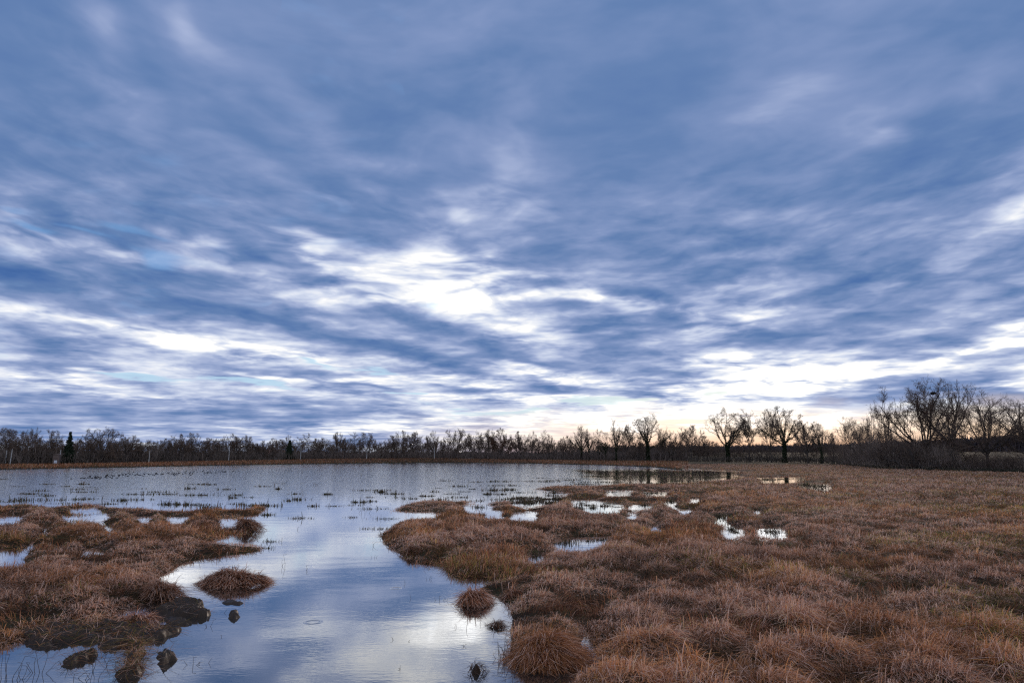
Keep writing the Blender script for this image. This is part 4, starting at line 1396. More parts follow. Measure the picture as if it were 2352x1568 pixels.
thicket("far_thicket", "dark leafless undergrowth at the foot of the trees on the left far bank", -260, 700, .985, 1.12, 26000, top_far, .13, (.15, .118, .098), 81)
thicket("far_thicket", "dark leafless undergrowth at the foot of the trees on the middle far bank", 700, 1580, .985, 1.10, 26000, top_far, .13, (.15, .116, .098), 82)
thicket("sunset_thicket", "low straggling undergrowth below the trees against the sunset", 1580, 1960, .96, 1.02, 5000, lambda X, r: 1046 - 6 * fbm(X / 18.0, X * 0, 2, 4) + 6 * r.random(len(X)), .13, (.105, .084, .066), 83)


def top_right(X, rnd):
    env = np.interp(X, [1935, 1960, 2010, 2060, 2110, 2170, 2200, 2235, 2290, 2340, 2450], [1034, 1008, 994, 998, 1008, 1018, 1036, 1048, 1052, 1044, 1042])
    return env + 34 * (fbm(X / 14.0, X * 0, 3, 4) - .4) + 34 * rnd.random(len(X)) ** 1.5


thicket("oak_thicket", "dense brown tangle of bare shrubs under and left of the great right-hand oaks", 1935, 2450, .955, 1.03, 24000, top_right, .050, (.27, .21, .17), 84)
thicket("bramble_edge", "dark bramble fringe where the right marsh meets the trees", 1900, 2600, .93, .965, 7000, lambda X, r: 1066 + np.interp(X, [1900, 1960, 2100, 2352], [-8, -2, 2, 4]) - 5 * fbm(X / 14.0, X * 0, 2, 6) + 5 * r.random(len(X)), .06, (.065, .060, .042), 85)


# the woods on the skyline behind
def skyline(name, label, X0, X1, D0, D1, n_, top, wd, seed, col):
    rnd = np.random.default_rng(seed)
    X = X0 + (X1 - X0) * rnd.random(n_)
    a = np.arctan2((X - 1176) / FPX, 1.0137)
    D = D0 + (D1 - D0) * rnd.random(n_)
    x, y = D * np.sin(a), D * np.cos(a)
    z = ground_z(x, y)
    H = EYE + D * (1049.6 - top(X)) / FPX - z
    b = rnd.random(n_) ** 2 * .6
    th = rnd.random(n_) * 6.283
    v, l, s, c = blades(np.stack([x, y, z + H * b], 1), np.stack([np.cos(th), np.sin(th)], 1), np.maximum(H, 2) * (1 - b) * (.5 + .55 * rnd.random(n_)), wd * (.6 + .8 * rnd.random(n_)),
                        np.clip(.75 + .15 * rnd.standard_normal(n_), .2, .98), np.full(n_, .2), np.array(col)[None] * (.7 + .6 * rnd.random((n_, 1))), 2, rnd.standard_normal(n_))
    tag(mesh_np(name, v, l, s, [MAT_TWIG], c), label, "wood", kind="stuff")


skyline("distant_wood", "far dusky wood along the top of the field beyond the right-hand trees", 1380, 2800, 735, 800, 26000, lambda X: np.interp(X, [1380, 1568, 1800, 2000, 2200, 2352, 2800], [1026, 1024, 1023, 1020, 1012, 1007, 1004]) - 5 * (fbm(X / 9.0, X * 0, 2, 3) - .5), .9, 91, (.070, .060, .070))
skyline("distant_wood", "far low wood closing the gaps behind the tree line on the left and middle bank", -400, 1420, 470, 520, 16000, lambda X: 1036 - 6 * (fbm(X / 9.0, X * 0, 2, 3) - .5), .7, 92, (.070, .060, .058))

# ------------------------------------------------------------------ poles, tower, house on the far bank
MAT_POLE = solid("pale_concrete", (.52, .51, .49), 0.75, 0.25, 2.0)
MAT_POLEW = solid("weathered_wood", (.20, .17, .15), 0.85, 0.4, 3.0)
MAT_BRICK = solid("old_brick", (.20, .15, .13), 0.9, 0.45, 5.0, 0.2, 0.4)
MAT_TILE = solid("red_roof_tiles", (.42, .20, .15), 0.85, 0.35, 2.0)
MAT_PLASTER = solid("pale_plaster", (.50, .47, .43), 0.85, 0.2, 1.0)
MAT_PANEL = solid("white_metal_panel", (.62, .66, .74), 0.5, 0.1, 2.0)
MAT_DARKG = solid("dark_glass", (.02, .022, .025), 0.15, 0.1, 2.0, 0.6)


def box_bm(bm, x0, x1, y0, y1, z0, z1):
    vs = [bm.verts.new((x, y, z)) for z in (z0, z1) for x, y in ((x0, y0), (x1, y0), (x1, y1), (x0, y1))]
    for f in ((3, 2, 1, 0), (4, 5, 6, 7), (0, 1, 5, 4), (1, 2, 6, 5), (2, 3, 7, 6), (3, 0, 4, 7)):
        bm.faces.new([vs[i] for i in f])


import bmesh


def bm_obj(name, bm, mat, parent=None, bevel=0.0):
    if bevel:
        bmesh.ops.bevel(bm, geom=bm.edges[:], offset=bevel, segments=2, affect="EDGES")
    me = bpy.data.meshes.new(name)
    bm.to_mesh(me)
    bm.free()
    me.materials.append(mat)
    return link(bpy.data.objects.new(name, me), parent)


POLES = [(26.7, 1030.8, .022, "first"), (138.3, 1032.4, .022, "second"), (343.9, 1033.6, .006, "third"), (526.7, 1030.3, .006, "fourth"), (691.5, 1026, .004, "fifth"), (843, 1026, .004, "sixth"), (998, 1025, .0, "seventh")]
WHERE = ["standing before the poplar row at the left edge", "right beside the brick tower", "between the fan-shaped oak and a thin tree on the left bank", "before the dense upright tree on the left bank", "right of the small dark fir", "before the pale trees left of the middle", "beside the narrow ash"]
for (X, ty, lean, nth), wh in zip(POLES, WHERE):
    x, y, z, H, D = stand(X, ty, .985)
    r_ = empty("utility_pole", (x, y, z - .1))
    tag(r_, "plain whitish pole " + wh, "pole", "white poles along the far bank")
    ns = 8
    zz = np.linspace(0, H + .1, ns + 1)
    P_ = np.stack([lean * zz * 2.2, 0 * zz, zz], 1)
    R_ = np.linspace(.17, .10, ns + 1)
    V, l, s = tubes(P_[:-1], P_[1:], R_[:-1], R_[1:], 10)
    mesh_np("shaft", V, l, s, [MAT_POLE], parent=r_, smooth=True)
    V, l, s = tubes(P_[-1:] + np.array([[0, 0, -.05]]), P_[-1:] + np.array([[0, 0, .14]]), np.array([.13]), np.array([.05]), 8)
    mesh_np("cap", V, l, s, [MAT_POLEW], parent=r_)
for X, ty, k, lb in ((77.8, 1028.5, 1.0, "grey wooden pole with a crossarm, left of the brick tower"), (66, 1039, .995, "short grey wooden pole with a small crossarm, right of the first white pole"), (15.5, 1033.5, 1.0, "thin pale pole at the left edge, left of the first white pole")):
    x, y, z, H, D = stand(X, ty, k)
    r_ = empty("wooden_pole", (x, y, z - .1), .2)
    tag(r_, lb, "pole")
    V, l, s = tubes(np.array([[0, 0, 0.], [.03, 0, H * .5]]), np.array([[.03, 0, H * .5], [.06, 0, H]]), np.array([.15, .13]), np.array([.13, .10]), 9)
    mesh_np("shaft", V, l, s, [MAT_POLEW if X > 20 else MAT_POLE], parent=r_)
    if X > 20:
        bm = bmesh.new(); box_bm(bm, -.75, .85, -.20, -.10, H - .75, H - .60)
        bm_obj("crossarm", bm, MAT_POLEW, r_, .01)
        for xx in (-.65, -.2, .3, .75):
            V, l, s = tubes(np.array([[xx, -.15, H - .60], [xx, -.15, H - .50]]), np.array([[xx, -.15, H - .50], [xx, -.15, H - .40]]), np.array([.03, .06]), np.array([.06, .04]), 7)
            mesh_np("insulator", V, l, s, [MAT_PANEL], parent=r_)

# narrow brick transformer tower
x, y, z, H, D = stand(131.6, 1041, .985)
W_ = 10.6 * D / FPX
tw = empty("brick_tower", (x, y, z - .1), .32)
tag(tw, "narrow grey-red brick tower with a pale panel low on its front, beside a white pole", "tower")
bm = bmesh.new(); h_, e_ = W_ / 2, H - .35
box_bm(bm, -h_, h_, -h_, h_, 0, e_)
bm_obj("wall", bm, MAT_BRICK, tw)
bm = bmesh.new()
vs = [bm.verts.new(p) for p in ((-h_ - .1, -h_ - .1, e_ + .002), (h_ + .1, -h_ - .1, e_ + .002), (h_ + .1, h_ + .1, e_ + .002), (-h_ - .1, h_ + .1, e_ + .002), (0, -h_ - .1, H), (0, h_ + .1, H))]
for f in ((3, 2, 1, 0), (0, 1, 4), (2, 3, 5), (1, 2, 5, 4), (3, 0, 4, 5)):
    bm.faces.new([vs[i] for i in f])
bm_obj("roof", bm, MAT_BRICK, tw)
bm = bmesh.new(); box_bm(bm, -.25 * W_, .22 * W_, -h_ - .04, -h_ + .01, .35, 1.35)
bm_obj("panel", bm, MAT_PANEL, tw, .01)
bm = bmesh.new(); box_bm(bm, -h_ - .04, h_ + .04, -h_ - .04, h_ + .04, e_ * .62, e_ * .62 + .12)
bm_obj("cornice", bm, MAT_BRICK, tw)

# the house behind the trees
x, y, z, _, D = stand(618, 1034, 1.25)
hz = EYE + D * (1049.6 - 1033.5) / FPX - z
L_ = 62 * D / FPX
hs = empty("farmhouse", (x, y, z - .1), math.radians(8))
tag(hs, "long low red-roofed farmhouse half hidden behind bare trees on the left bank", "house")
wl, dp = L_ / 2, 4.0
ev = hz - 2.3
bm = bmesh.new(); box_bm(bm, -wl, wl, -dp, dp, 0, ev)
bm_obj("wall", bm, MAT_PLASTER, hs)
bm = bmesh.new()
q_ = [(-wl - .4, -dp - .5, ev - .15), (wl + .4, -dp - .5, ev - .15), (wl + .4, dp + .5, ev - .15), (-wl - .4, dp + .5, ev - .15), (-wl - .4, 0, hz), (wl + .4, 0, hz)]
vs = [bm.verts.new(p) for p in q_]
for f in ((0, 1, 5, 4), (2, 3, 4, 5), (1, 2, 5), (3, 0, 4), (3, 2, 1, 0)):
    bm.faces.new([vs[i] for i in f])
rf = bm_obj("roof", bm, MAT_TILE, hs)
bm = bmesh.new(); box_bm(bm, wl * .4, wl * .4 + .7, -.35, .35, hz - .5, hz + .9)
bm_obj("chimney", bm, MAT_BRICK, rf)
for k in range(5):
    cx = -wl * .8 + k * wl * .4
    bm = bmesh.new(); box_bm(bm, cx - .55, cx + .55, -dp - .05, -dp + .02, 1.0, 2.2)
    wn = bm_obj("window", bm, MAT_PANEL, hs)
    bm = bmesh.new(); box_bm(bm, cx - .45, cx + .45, -dp - .07, -dp - .045, 1.1, 2.1)
    bm_obj("pane", bm, MAT_DARKG, wn)

# small rail at the water's far edge
x, y, z, _, D = stand(1076, 1050, .98)
fr = empty("wooden_rail", (x, y, z), .1)
tag(fr, "small dark wooden rail on the far bank below the airy trees left of the middle", "rail")
for xx in (-1.5, 0, 1.5):
    bm = bmesh.new(); box_bm(bm, xx - .06, xx + .06, -.06, .06, -.2, .95); bm_obj("post", bm, MAT_POLEW, fr, .01)
for zz in (.45, .80):
    bm = bmesh.new(); box_bm(bm, -1.75, 1.75, -.10, -.062, zz, zz + .12); bm_obj("bar", bm, MAT_POLEW, fr, .008)


# ------------------------------------------------------------------ ducks on the pond
MAT_DUCK = solid("dark_feathers", (.035, .032, .036), 0.7, 0.4, 6.0)


def duck_mesh():
    """One continuous swimming duck: hull, raised tail, neck, head and bill."""
    prof = [(-.27, .07, .012, .010), (-.20, .05, .07, .05), (-.10, .04, .115, .085), (.02, .04, .125, .095), (.12, .05, .105, .085), (.18, .085, .07, .07), (.205, .15, .045, .05), (.215, .215, .042, .045), (.235, .255, .048, .045), (.27, .26, .040, .034), (.305, .25, .020, .012), (.345, .243, .014, .006)]
    bm = bmesh.new()
    rings = []
    for (px, pz, ry, rz) in prof:
        rings.append([bm.verts.new((px + (.0 if abs(math.sin(t)) < 2 else 0), ry * math.cos(t), pz + rz * math.sin(t))) for t in [k * math.pi / 5 for k in range(10)]])
    for a, b in zip(rings, rings[1:]):
        for k in range(10):
            bm.faces.new((a[k], a[(k + 1) % 10], b[(k + 1) % 10], b[k]))
    bm.faces.new(rings[0][::-1]); bm.faces.new(rings[-1])
    bmesh.ops.recalc_face_normals(bm, faces=bm.faces[:])
    me = bpy.data.meshes.new("duck")
    bm.to_mesh(me); bm.free()
    me.materials.append(MAT_DUCK)
    for p in me.polygons:
        p.use_smooth = True
    return me


DM = duck_mesh()
rd = random.Random(5)


def put_duck(X, Y, label, group, s):
    o = link(bpy.data.objects.new("duck", DM))
    px_, py_ = gp(X, Y)
    o.location = (px_, py_, 0.0)
    o.rotation_euler = (0, 0, rd.choice((0, math.pi)) + rd.uniform(-.7, .7))
    o.scale = (s, s, s)
    tag(o, label, "duck", group)


RAFT = "small dark duck in the loose raft of ducks on the left of the open pond"
for k in range(104):
    X = 205 + 320 * (k + rd.random()) / 104 + rd.gauss(0, 6)
    Y = np.interp(X, [162, 205, 290, 400, 550], [1099.2, 1097.0, 1090.2, 1087.0, 1081.5]) + rd.gauss(0, 2.0)
    put_duck(X, Y, RAFT, "ducks rafted on the left of the pond", rd.uniform(.5, .72))
for X, Y in ((164, 1099.5), (187, 1098), (193, 1098.3), (203, 1097.3), (206, 1096.6), (211, 1097.7), (219, 1098.6), (222, 1098), (242, 1096.4), (247, 1097), (257, 1097.5), (537, 1082), (548, 1081.3), (438, 1091)):
    put_duck(X, Y, RAFT, "ducks rafted on the left of the pond", .65)
for X in (941, 948, 955, 967, 975, 1003, 1005.5):
    put_duck(X, 1063.3 + rd.uniform(-.1, .2), "tiny dark duck close under the middle of the far bank", "ducks close under the far bank", .9)


# ------------------------------------------------------------------ sedge standing in the water
def sedge_patch(X, Y, w, label, group, thick=1.0, name="sedge_patch", green=.5, tall=1.0):
    px_, py_ = gp(X, Y)
    D = math.hypot(px_, py_)
    W_ = w * D / FPX
    dep = min(max(W_ * .35, .25 * thick), 4.0)
    sd_ = np.random.default_rng(int(X * 7 + Y * 13))
    n_ = int(np.clip(W_ * dep * 60, 150, 420) * thick)
    wd = np.clip(D * .00075, .008, .06)
    u, v = sd_.standard_normal(n_) * .36, sd_.standard_normal(n_) * .34
    lump = fbm(u * 4 + X, v * 3 + Y, 2, 3)
    keep = lump > np.quantile(lump, .3)
    u, v, lump = u[keep], v[keep], lump[keep]
    n_ = len(u)
    th = sd_.random(n_) * 6.283
    hd = np.stack([np.cos(th), np.sin(th)], 1)
    ln = (.09 + .16 * sd_.random(n_) + .22 * (sd_.random(n_) < .06)) * thick ** .5 * tall * sd_.uniform(.4, 1.15)
    base = np.where((sd_.random(n_) < green)[:, None], np.array([[.085, .088, .040]]), np.array([[.135, .095, .065]]))
    col = base * (.5 + .8 * sd_.random((n_, 1)))
    V, l, s, c = blades(np.stack([u * W_, v * dep, np.full(n_, -.03)], 1), hd, ln, wd * (.6 + .7 * sd_.random(n_)), np.clip(.55 + .25 * sd_.standard_normal(n_), .1, .95), np.clip(.4 + .3 * sd_.standard_normal(n_), 0, 1), col, 2, sd_.standard_normal(n_))
    o = mesh_np(name, V, l, s, [MAT_GRASS], c)
    o.location = (px_, py_, 0)
    tag(o, label, "sedge", group)
    return o


LW = [(95, 1127, 30), (107, 1138, 32), (135, 1148, 62), (20, 1137, 60, 1.6), (60, 1134, 50, 1.6), (50, 1149, 55, 1.3), (5, 1152, 60, 1.4), (100, 1153, 60, 1.3), (217, 1119, 70), (195, 1124, 50), (190, 1130, 40), (232, 1130, 34), (150, 1117, 18), (190, 1112, 20), (110, 1112, 32), (282, 1135, 60, 1.3), (300, 1135, 44), (370, 1135, 60, 1.4), (390, 1135, 34), (240, 1143, 48), (195, 1146, 44), (285, 1149, 34, 1.3),
      (327, 1147, 38), (342, 1158, 58, 2.0), (395, 1158, 40, 1.8), (430, 1159, 44, 1.2), (360, 1130, 44), (412, 1127, 54), (435, 1122, 22), (450, 1112, 44), (475, 1113, 24), (390, 1113, 24), (440, 1137, 64), (460, 1137, 44), (515, 1124, 28), (550, 1116, 28), (540, 1137, 28), (572, 1142, 22), (535, 1143, 14), (510, 1153, 64, 1.3), (545, 1157, 44, 1.2), (570, 1161, 48, 1.3), (465, 1159, 34), (290, 1121, 24), (325, 1122, 28), (160, 1156, 50, 1.4), (250, 1157, 40, 1.3), (15, 1120, 24), (10, 1100.5, 12), (38, 1117, 20), (480, 1165, 40, 1.2), (210, 1152, 40)]
MW = [(605, 1117, 28), (638, 1110, 28), (638, 1123, 8), (675, 1134, 22), (688, 1147, 38, 1.2), (593, 1159, 24), (612, 1161, 40, 1.5), (615, 1182, 20, 1.3), (768, 1162, 30, 1.2), (810, 1160, 48), (825, 1153, 28, 1.4), (853, 1151, 24), (855, 1168, 48), (833, 1126, 34), (875, 1126, 34), (872, 1130, 24, 1.2), (903, 1134, 34, 1.3), (848, 1142, 20), (690, 1190, 44), (805, 1188, 22), (720, 1162, 18), (623, 1243, 28), (608, 1258, 52), (752, 1135, 14), (664, 1150, 12)]
RW = [(925, 1142, 40), (945, 1145, 34), (980, 1139, 26, 1.6), (998, 1129, 18), (1008, 1121, 10), (1025, 1104, 30), (1055, 1117, 28), (1038, 1134, 28), (1055, 1142, 48), (1068, 1129, 24), (1085, 1123, 18), (1095, 1107, 24), (1138, 1115, 44, 1.3), (1150, 1106, 38, 1.4), (1130, 1126, 34, 1.3), (1118, 1135, 20, 1.7), (1150, 1135, 24), (1168, 1125, 28, 1.6), (890, 1191, 38), (863, 1214, 54, 1.5), (1012, 1147, 40, 1.4), (1180, 1115, 40), (1210, 1105, 60, 1.2), (1250, 1106, 60, 1.2), (1290, 1103, 60, 1.3), (1330, 1108, 50), (1240, 1098, 40), (1200, 1131, 40, 1.4), (1150, 1147, 50, 1.3), (1090, 1150, 40)]
FW = [(1390, 1100, 70), (1440, 1095, 60), (1480, 1103, 80), (1530, 1096, 70), (1560, 1104, 80), (1600, 1098, 60), (1620, 1089, 60), (1580, 1087, 70), (1520, 1088, 60), (1460, 1087, 40), (1400, 1107, 60), (1340, 1112, 50), (1500, 1110, 60, 1.3), (1360, 1086, 30), (1352, 1084, 14, 1.4), (1512, 1079.5, 20, 1.3), (1650, 1096, 50), (1470, 1081.5, 50), (1430, 1083, 20), (1298, 1099, 40)]
RSW = [(1782, 1101, 50, 1.2), (1830, 1099, 40), (1870, 1116, 34, 1.2), (1345, 1160, 30, 1.6), (1390, 1162, 24, 1.5), (1225, 1144, 34, 1.6), (1253, 1146, 30, 1.7), (1202, 1153, 24, 1.4), (1330, 1168, 20, 1.4)]
rf_ = random.Random(4)
for _ in range(26):
    Yf = rf_.uniform(1083, 1116)
    FW.append((rf_.uniform(1310 + (1116 - Yf) * 1.2, 1690 - (Yf - 1083) * 2), Yf, rf_.uniform(40, 110), rf_.uniform(.7, 1.1)))
for (sx_, sy_) in ((1335, 1156), (1360, 1166), (1400, 1156), (1420, 1164), (1200, 1142), (1240, 1150), (1270, 1138), (1215, 1156), (1480, 1160), (1540, 1152), (1650, 1187), (1668, 1190), (1738, 1170), (1680, 1216), (1690, 1222), (1762, 1219), (1780, 1222), (1275, 1248), (1310, 1246), (1350, 1242), (1380, 1240), (1230, 1274), (1340, 1430), (1350, 1440), (1760, 1101), (1800, 1100), (1850, 1113), (1890, 1117), (1400, 1130), (1500, 1132), (1100, 1165), (1595, 1144)):
    RSW.append((sx_, sy_, rf_.uniform(14, 30), rf_.uniform(.8, 1.5)))
for _ in range(14):
    RSW.append((rf_.uniform(1180, 1290), rf_.uniform(1126, 1158), rf_.uniform(16, 40), 1.4))
for lst, lb, gp_, gr in ((LW, "low dark strip of sedge standing in the shallows before the left marsh", "sedge strips off the left marsh", .45), (MW, "sparse strip of sedge standing alone in the open middle of the pond", "sedge strips in the open pond", .4),
                         (RW, "low dark strip of sedge standing in the shallows off the tip of the right marsh", "sedge strips off the right marsh tip", .45), (FW, "thin strip of sedge in the flooded strip that mirrors the trees", "sedge strips in the mirroring flood", .5), (RSW, "small dark sedge clump standing in a bright pool of the right marsh", "sedge clumps in the right marsh pools", .3)):
    for k_, e in enumerate(lst):
        if lst is LW and k_ % 4 == 3:
            continue
        sedge_patch(e[0], e[1], e[2], lb, gp_, e[3] if len(e) > 3 else .9, green=gr)


# single stalks standing in the water, each with kinks
def stalks(X, Y, spec, label, name="dead_stalk", cat="stalk", group=None, parent=None):
    px_, py_ = gp(X, Y)
    D = math.hypot(px_, py_)
    sd_ = np.random.default_rng(int(X * 3 + Y))
    S0, S1, R0, R1 = [], [], [], []
    for (dx, h, lean) in spec:                         # offsets and heights in photo units
        p = np.array([dx * D / FPX, sd_.normal(0, .02), -.05])
        hh = h * D / FPX
        d = np.array([lean, sd_.normal(0, .1), 1.0])
        ns = 4
        r = max(.0035, D * .00018)
        for k in range(ns):
            q = p + d / np.linalg.norm(d) * (hh + .05) / ns
            S0.append(p); S1.append(q); R0.append(r * (1 - .15 * k)); R1.append(r * (1 - .15 * (k + 1)))
            p = q
            d = d + np.array([sd_.normal(0, .22), sd_.normal(0, .15), 0])
            if k == 2 and sd_.random() < .45:
                d = d + np.array([sd_.choice((-1.0, 1.0)) * 1.3, 0, -.9])
    V, l, s = tubes(np.array(S0), np.array(S1), np.array(R0), np.array(R1), 5)
    o = mesh_np(name, V, l, s, [MAT_TWIG], np.repeat(np.array([[.075, .055, .042]]), len(V), 0), parent=parent)
    if parent is None:
        o.location = (px_, py_, 0)
        tag(o, label, cat, group)
    return o


STALKS = [(654, 1300, [(0, 34, .0), (-4, 20, -.3), (-10, 14, .8)], "tall kinked dead stalk in the channel beside the left mound"), (704, 1308, [(0, 14, .1), (2, 10, -.4), (-3, 8, .6)], "small spray of dead stalks in the channel right of the left mound"),
          (930, 1340, [(0, 9, .2), (3, 6, -.4)], "short dead stalk in the channel below the right marsh tip"), (985, 1330, [(0, 12, .2), (2, 7, .4), (-3, 6, -.3)], "thin dead stalks near the right bank of the channel"), (944, 1374, [(0, 10, .1)], "single bent stalk in the middle of the channel, below the rain ring"),
          (1010, 1378, [(0, 14, .0), (4, 8, .5), (-8, 7, -.4), (10, 5, .3), (16, 8, -.1)], "loose spray of dead stalks left of the grassy hummock"), (1080, 1405, [(0, 12, .1), (3, 8, .6)], "kinked stalk below the grassy hummock in the channel"), (1046, 1440, [(0, 12, .3), (-2, 5, 0)], "thin stalk over the bright cloud reflection, left of the small tuft"),
          (1102, 1433, [(0, 14, 0), (8, 6, .5), (12, 5, .8), (18, 4, .6)], "upright stalk with side bits left of the small tuft"), (1070, 1447, [(0, 16, .2)], "bowed stalk left of the small tuft"), (906, 1468, [(0, 10, -.1), (-10, 5, .6), (22, 3, .9)], "short broken stalks in the lower middle of the channel"), (938, 1473, [(0, 4, .1), (1, 5, -.2)], "tiny dark leaf tip in the lower middle of the channel"),
          (1065, 1483, [(0, 9, .3), (2, 8, -.3), (-2, 6, .2)], "small knot of stalks above the dark weeds at lower middle"), (918, 1535, [(0, 9, .1), (2, 6, -.3)], "tiny stalk alone near the bottom of the channel"), (445, 1525, [(0, 22, .0), (0, 18, .9), (-4, 16, -.8), (3, 10, .6)], "star-shaped spray of dead stalks right of the mud"), (470, 1520, [(0, 16, 1.6), (5, 9, 1.3)], "slanting dead twig right of the star-shaped spray"),
          (508, 1462, [(0, 7, .1)], "single speck of stalk in the channel right of the mud"), (478, 1438, [(0, 14, .6), (4, 9, -.8), (-6, 8, .4)], "bent straws just right of the mud shoals"), (507, 1407, [(0, 12, 1.0)], "small bent straw left of the round clod"), (1030, 1276, [(0, 8, 0)], "tiny stalk by the edge of the right marsh"),
          (1108, 1325, [(0, 10, .1), (3, 8, -.5)], "little stalk at the inlet of the right bank"), (860, 1280, [(0, 8, .1), (3, 6, .3), (-5, 5, -.2)], "fine stalks in the channel near the right marsh tip"), (855, 1253, [(0, 16, .3), (4, 14, -.3)], "looped thin stalks in the channel left of the right marsh tip"), (682, 1216, [(0, 8, .4), (3, 8, -.4)], "little looped stalk in the middle of the water"),
          (830, 1178, [(0, 20, 0), (8, 16, .1), (16, 14, .5), (-6, 8, .2)], "group of thin stalks off the upper right marsh"), (692, 1134, [(0, 26, 0), (3, 18, .1), (6, 14, -.1)], "tall thin stalks standing alone in the open pond"), (725, 1115, [(0, 9, 0), (4, 8, .1), (-4, 8, 0), (2, 7, .2)], "dark tuft of upright stalks in the open pond"), (1068, 1108, [(0, 12, -.3), (8, 10, .1)], "pair of thin stalks far out before the flooded edge"),
          (648, 1113, [(0, 8, 0), (2, 8, .1)], "two short stalks far out left of the pond's middle"), (498, 1135, [(0, 12, .1), (4, 12, 0), (-4, 10, -.1), (7, 10, .1)], "dark upright tuft of stalks off the left marsh"), (476, 1112, [(0, 9, .1), (3, 7, -.2)], "small far tuft of stalks off the left marsh"), (430, 1124, [(0, 14, .2), (4, 10, .5), (-5, 8, -.2)], "feathery stalks among the sedge strips off the left marsh"), (380, 1155, [(0, 16, .3), (5, 12, .6), (-6, 11, -.4)], "leaning feathery stalks at the head of the left marsh")]
for X, Y, sp, lb in STALKS:
    stalks(X, Y, sp, lb)


# ------------------------------------------------------------------ tussocks and hummocks standing apart
def hummock(X, Y, w, h, label, n_, name="grass_tussock", green=0.0, dark=1.0, flat=1.0, length=1.0):
    """A mound of soil with arching blades; w, h in photo units; Y is its waterline front."""
    px_, py_ = gp(X, Y - 2)
    D = math.hypot(px_, py_)
    W_, H_ = w * D / FPX * .5, h * D / FPX
    r_ = empty(name, (px_, py_ + W_ * flat * .5, 0))
    tag(r_, label, "tussock")
    sd_ = np.random.default_rng(int(X + Y))
    nr, na = 9, 28
    vs = []
    for i in range(nr + 1):
        t = i / nr
        for k in range(na):
            ph = k / na * 6.283
            rr = W_ * t * .74 * (1 + .32 * (fbm(np.array([math.cos(ph) * 1.4 + X]), np.array([math.sin(ph) * 1.4]), 2, 4)[0] - .5) * 2)
            zz = H_ * .55 * (1 - t ** 2.2) - .08 * t + .05 * (fbm(np.array([math.cos(ph) * rr * 6 + X]), np.array([math.sin(ph) * rr * 6]), 3, 6)[0] - .5)
            vs.append((rr * math.cos(ph), rr * math.sin(ph) * flat, zz))
    q = []
    for i in range(nr):
        for k in range(na):
            q += [i * na + k, (i + 1) * na + k, (i + 1) * na + (k + 1) % na, i * na + (k + 1) % na]
    mesh_np("soil_mound", np.array(vs), np.array(q), np.arange(nr * na) * 4, [MAT_MUD], smooth=True, parent=r_)
    rr, ph = np.sqrt(sd_.random(n_)), sd_.random(n_) * 6.283
    clump = fbm(np.cos(ph) * rr * 3 + X, np.sin(ph) * rr * 3 + Y, 2, 12)
    keep = clump > .30
    rr, ph, clump = rr[keep], ph[keep], clump[keep]
    n_ = len(rr)
    root = np.stack([np.cos(ph) * rr * W_ * .9, np.sin(ph) * rr * W_ * .9 * flat, H_ * .62 * (1 - rr ** 2.4) * (.55 + 1.1 * clump) - .04], 1)
    th = ph + sd_.standard_normal(n_) * .9 + (clump - .5) * 5
    hd = np.stack([np.cos(th) + .6, np.sin(th) - .25], 1)
    hd /= np.maximum(np.linalg.norm(hd, axis=1), 1e-3)[:, None]
    ln = length * (.14 + .20 * sd_.random(n_)) * np.clip(H_ / .35, .55, 1.3)
    col = sedge_colors(root[:, 0] + px_, root[:, 1] + py_, n_, green, .30) * dark
    v, l, s, c = blades(root, hd, ln, np.full(n_, max(.006, D * .00062)) * (.7 + .6 * sd_.random(n_)), np.clip(.36 - .24 * rr + .20 * sd_.standard_normal(n_), .03, .9), np.clip(1.0 + .35 * sd_.standard_normal(n_), 0, 1.6), col, 4, sd_.standard_normal(n_) * .7)
    mesh_np("grass", v, l, s, [MAT_GRASS], c, parent=r_)


hummock(1258, 1530, 176, 66, "big round tussock with pale curled tips, in water at the right marsh's near edge", 6800)
hummock(1085, 1390, 60, 42, "small rusty grass hummock alone in the channel left of the right marsh", 1900, dark=.9)
hummock(528, 1346, 156, 34, "broad brown grass mound standing in the channel off the left marsh", 5200, dark=.85, flat=.62)
hummock(1140, 1442, 34, 20, "little dark tuft in the channel left of the near right marsh", 420, dark=.45)
hummock(945, 1278, 36, 24, "rounded dark tuft at the left tip of the right marsh", 700, dark=.6)
hummock(562, 1222, 46, 34, "dark tuft at the tip of the left marsh, overhanging the water", 800, dark=.55)
hummock(1093, 1548, 40, 34, "dark broken weeds near the bottom middle of the channel", 160, dark=.25)
hummock(362, 1380, 80, 42, "dark overhanging grass point of the left marsh above the big mud clod", 1300, dark=.7, flat=.6)
hummock(305, 1436, 90, 30, "low rust-coloured fringe of grass at the edge of the mud", 1100, green=0.0, dark=.9, flat=.5)
hummock(1180, 1380, 60, 30, "low dark tuft at the inlet of the right bank, right of the hummock", 800, dark=.7, flat=.6)

# reeds with upright stems at the near right bank
px_, py_ = gp(1160, 1510)
rc = stalks(1160, 1512, [(dx, h, ln) for dx, h, ln in ((-12, 40, -.12), (-9, 48, -.05), (-6, 30, -.35), (-3, 56, .02), (0, 42, .12), (3, 66, .0), (5, 38, -.2), (8, 60, .06), (10, 46, .2), (12, 70, .04), (-14, 22, -.7), (15, 44, .25), (-1, 28, .5), (7, 30, -.55), (2, 50, -.1), (-5, 44, .15))], "clump of dark upright dead stems at the water's edge, left of the big round tussock", "stem_clump", "reeds")


# ------------------------------------------------------------------ mud
def billow(x, y, seed):
    return 1 - np.abs(2 * fbm(x, y, 2, seed) - 1)


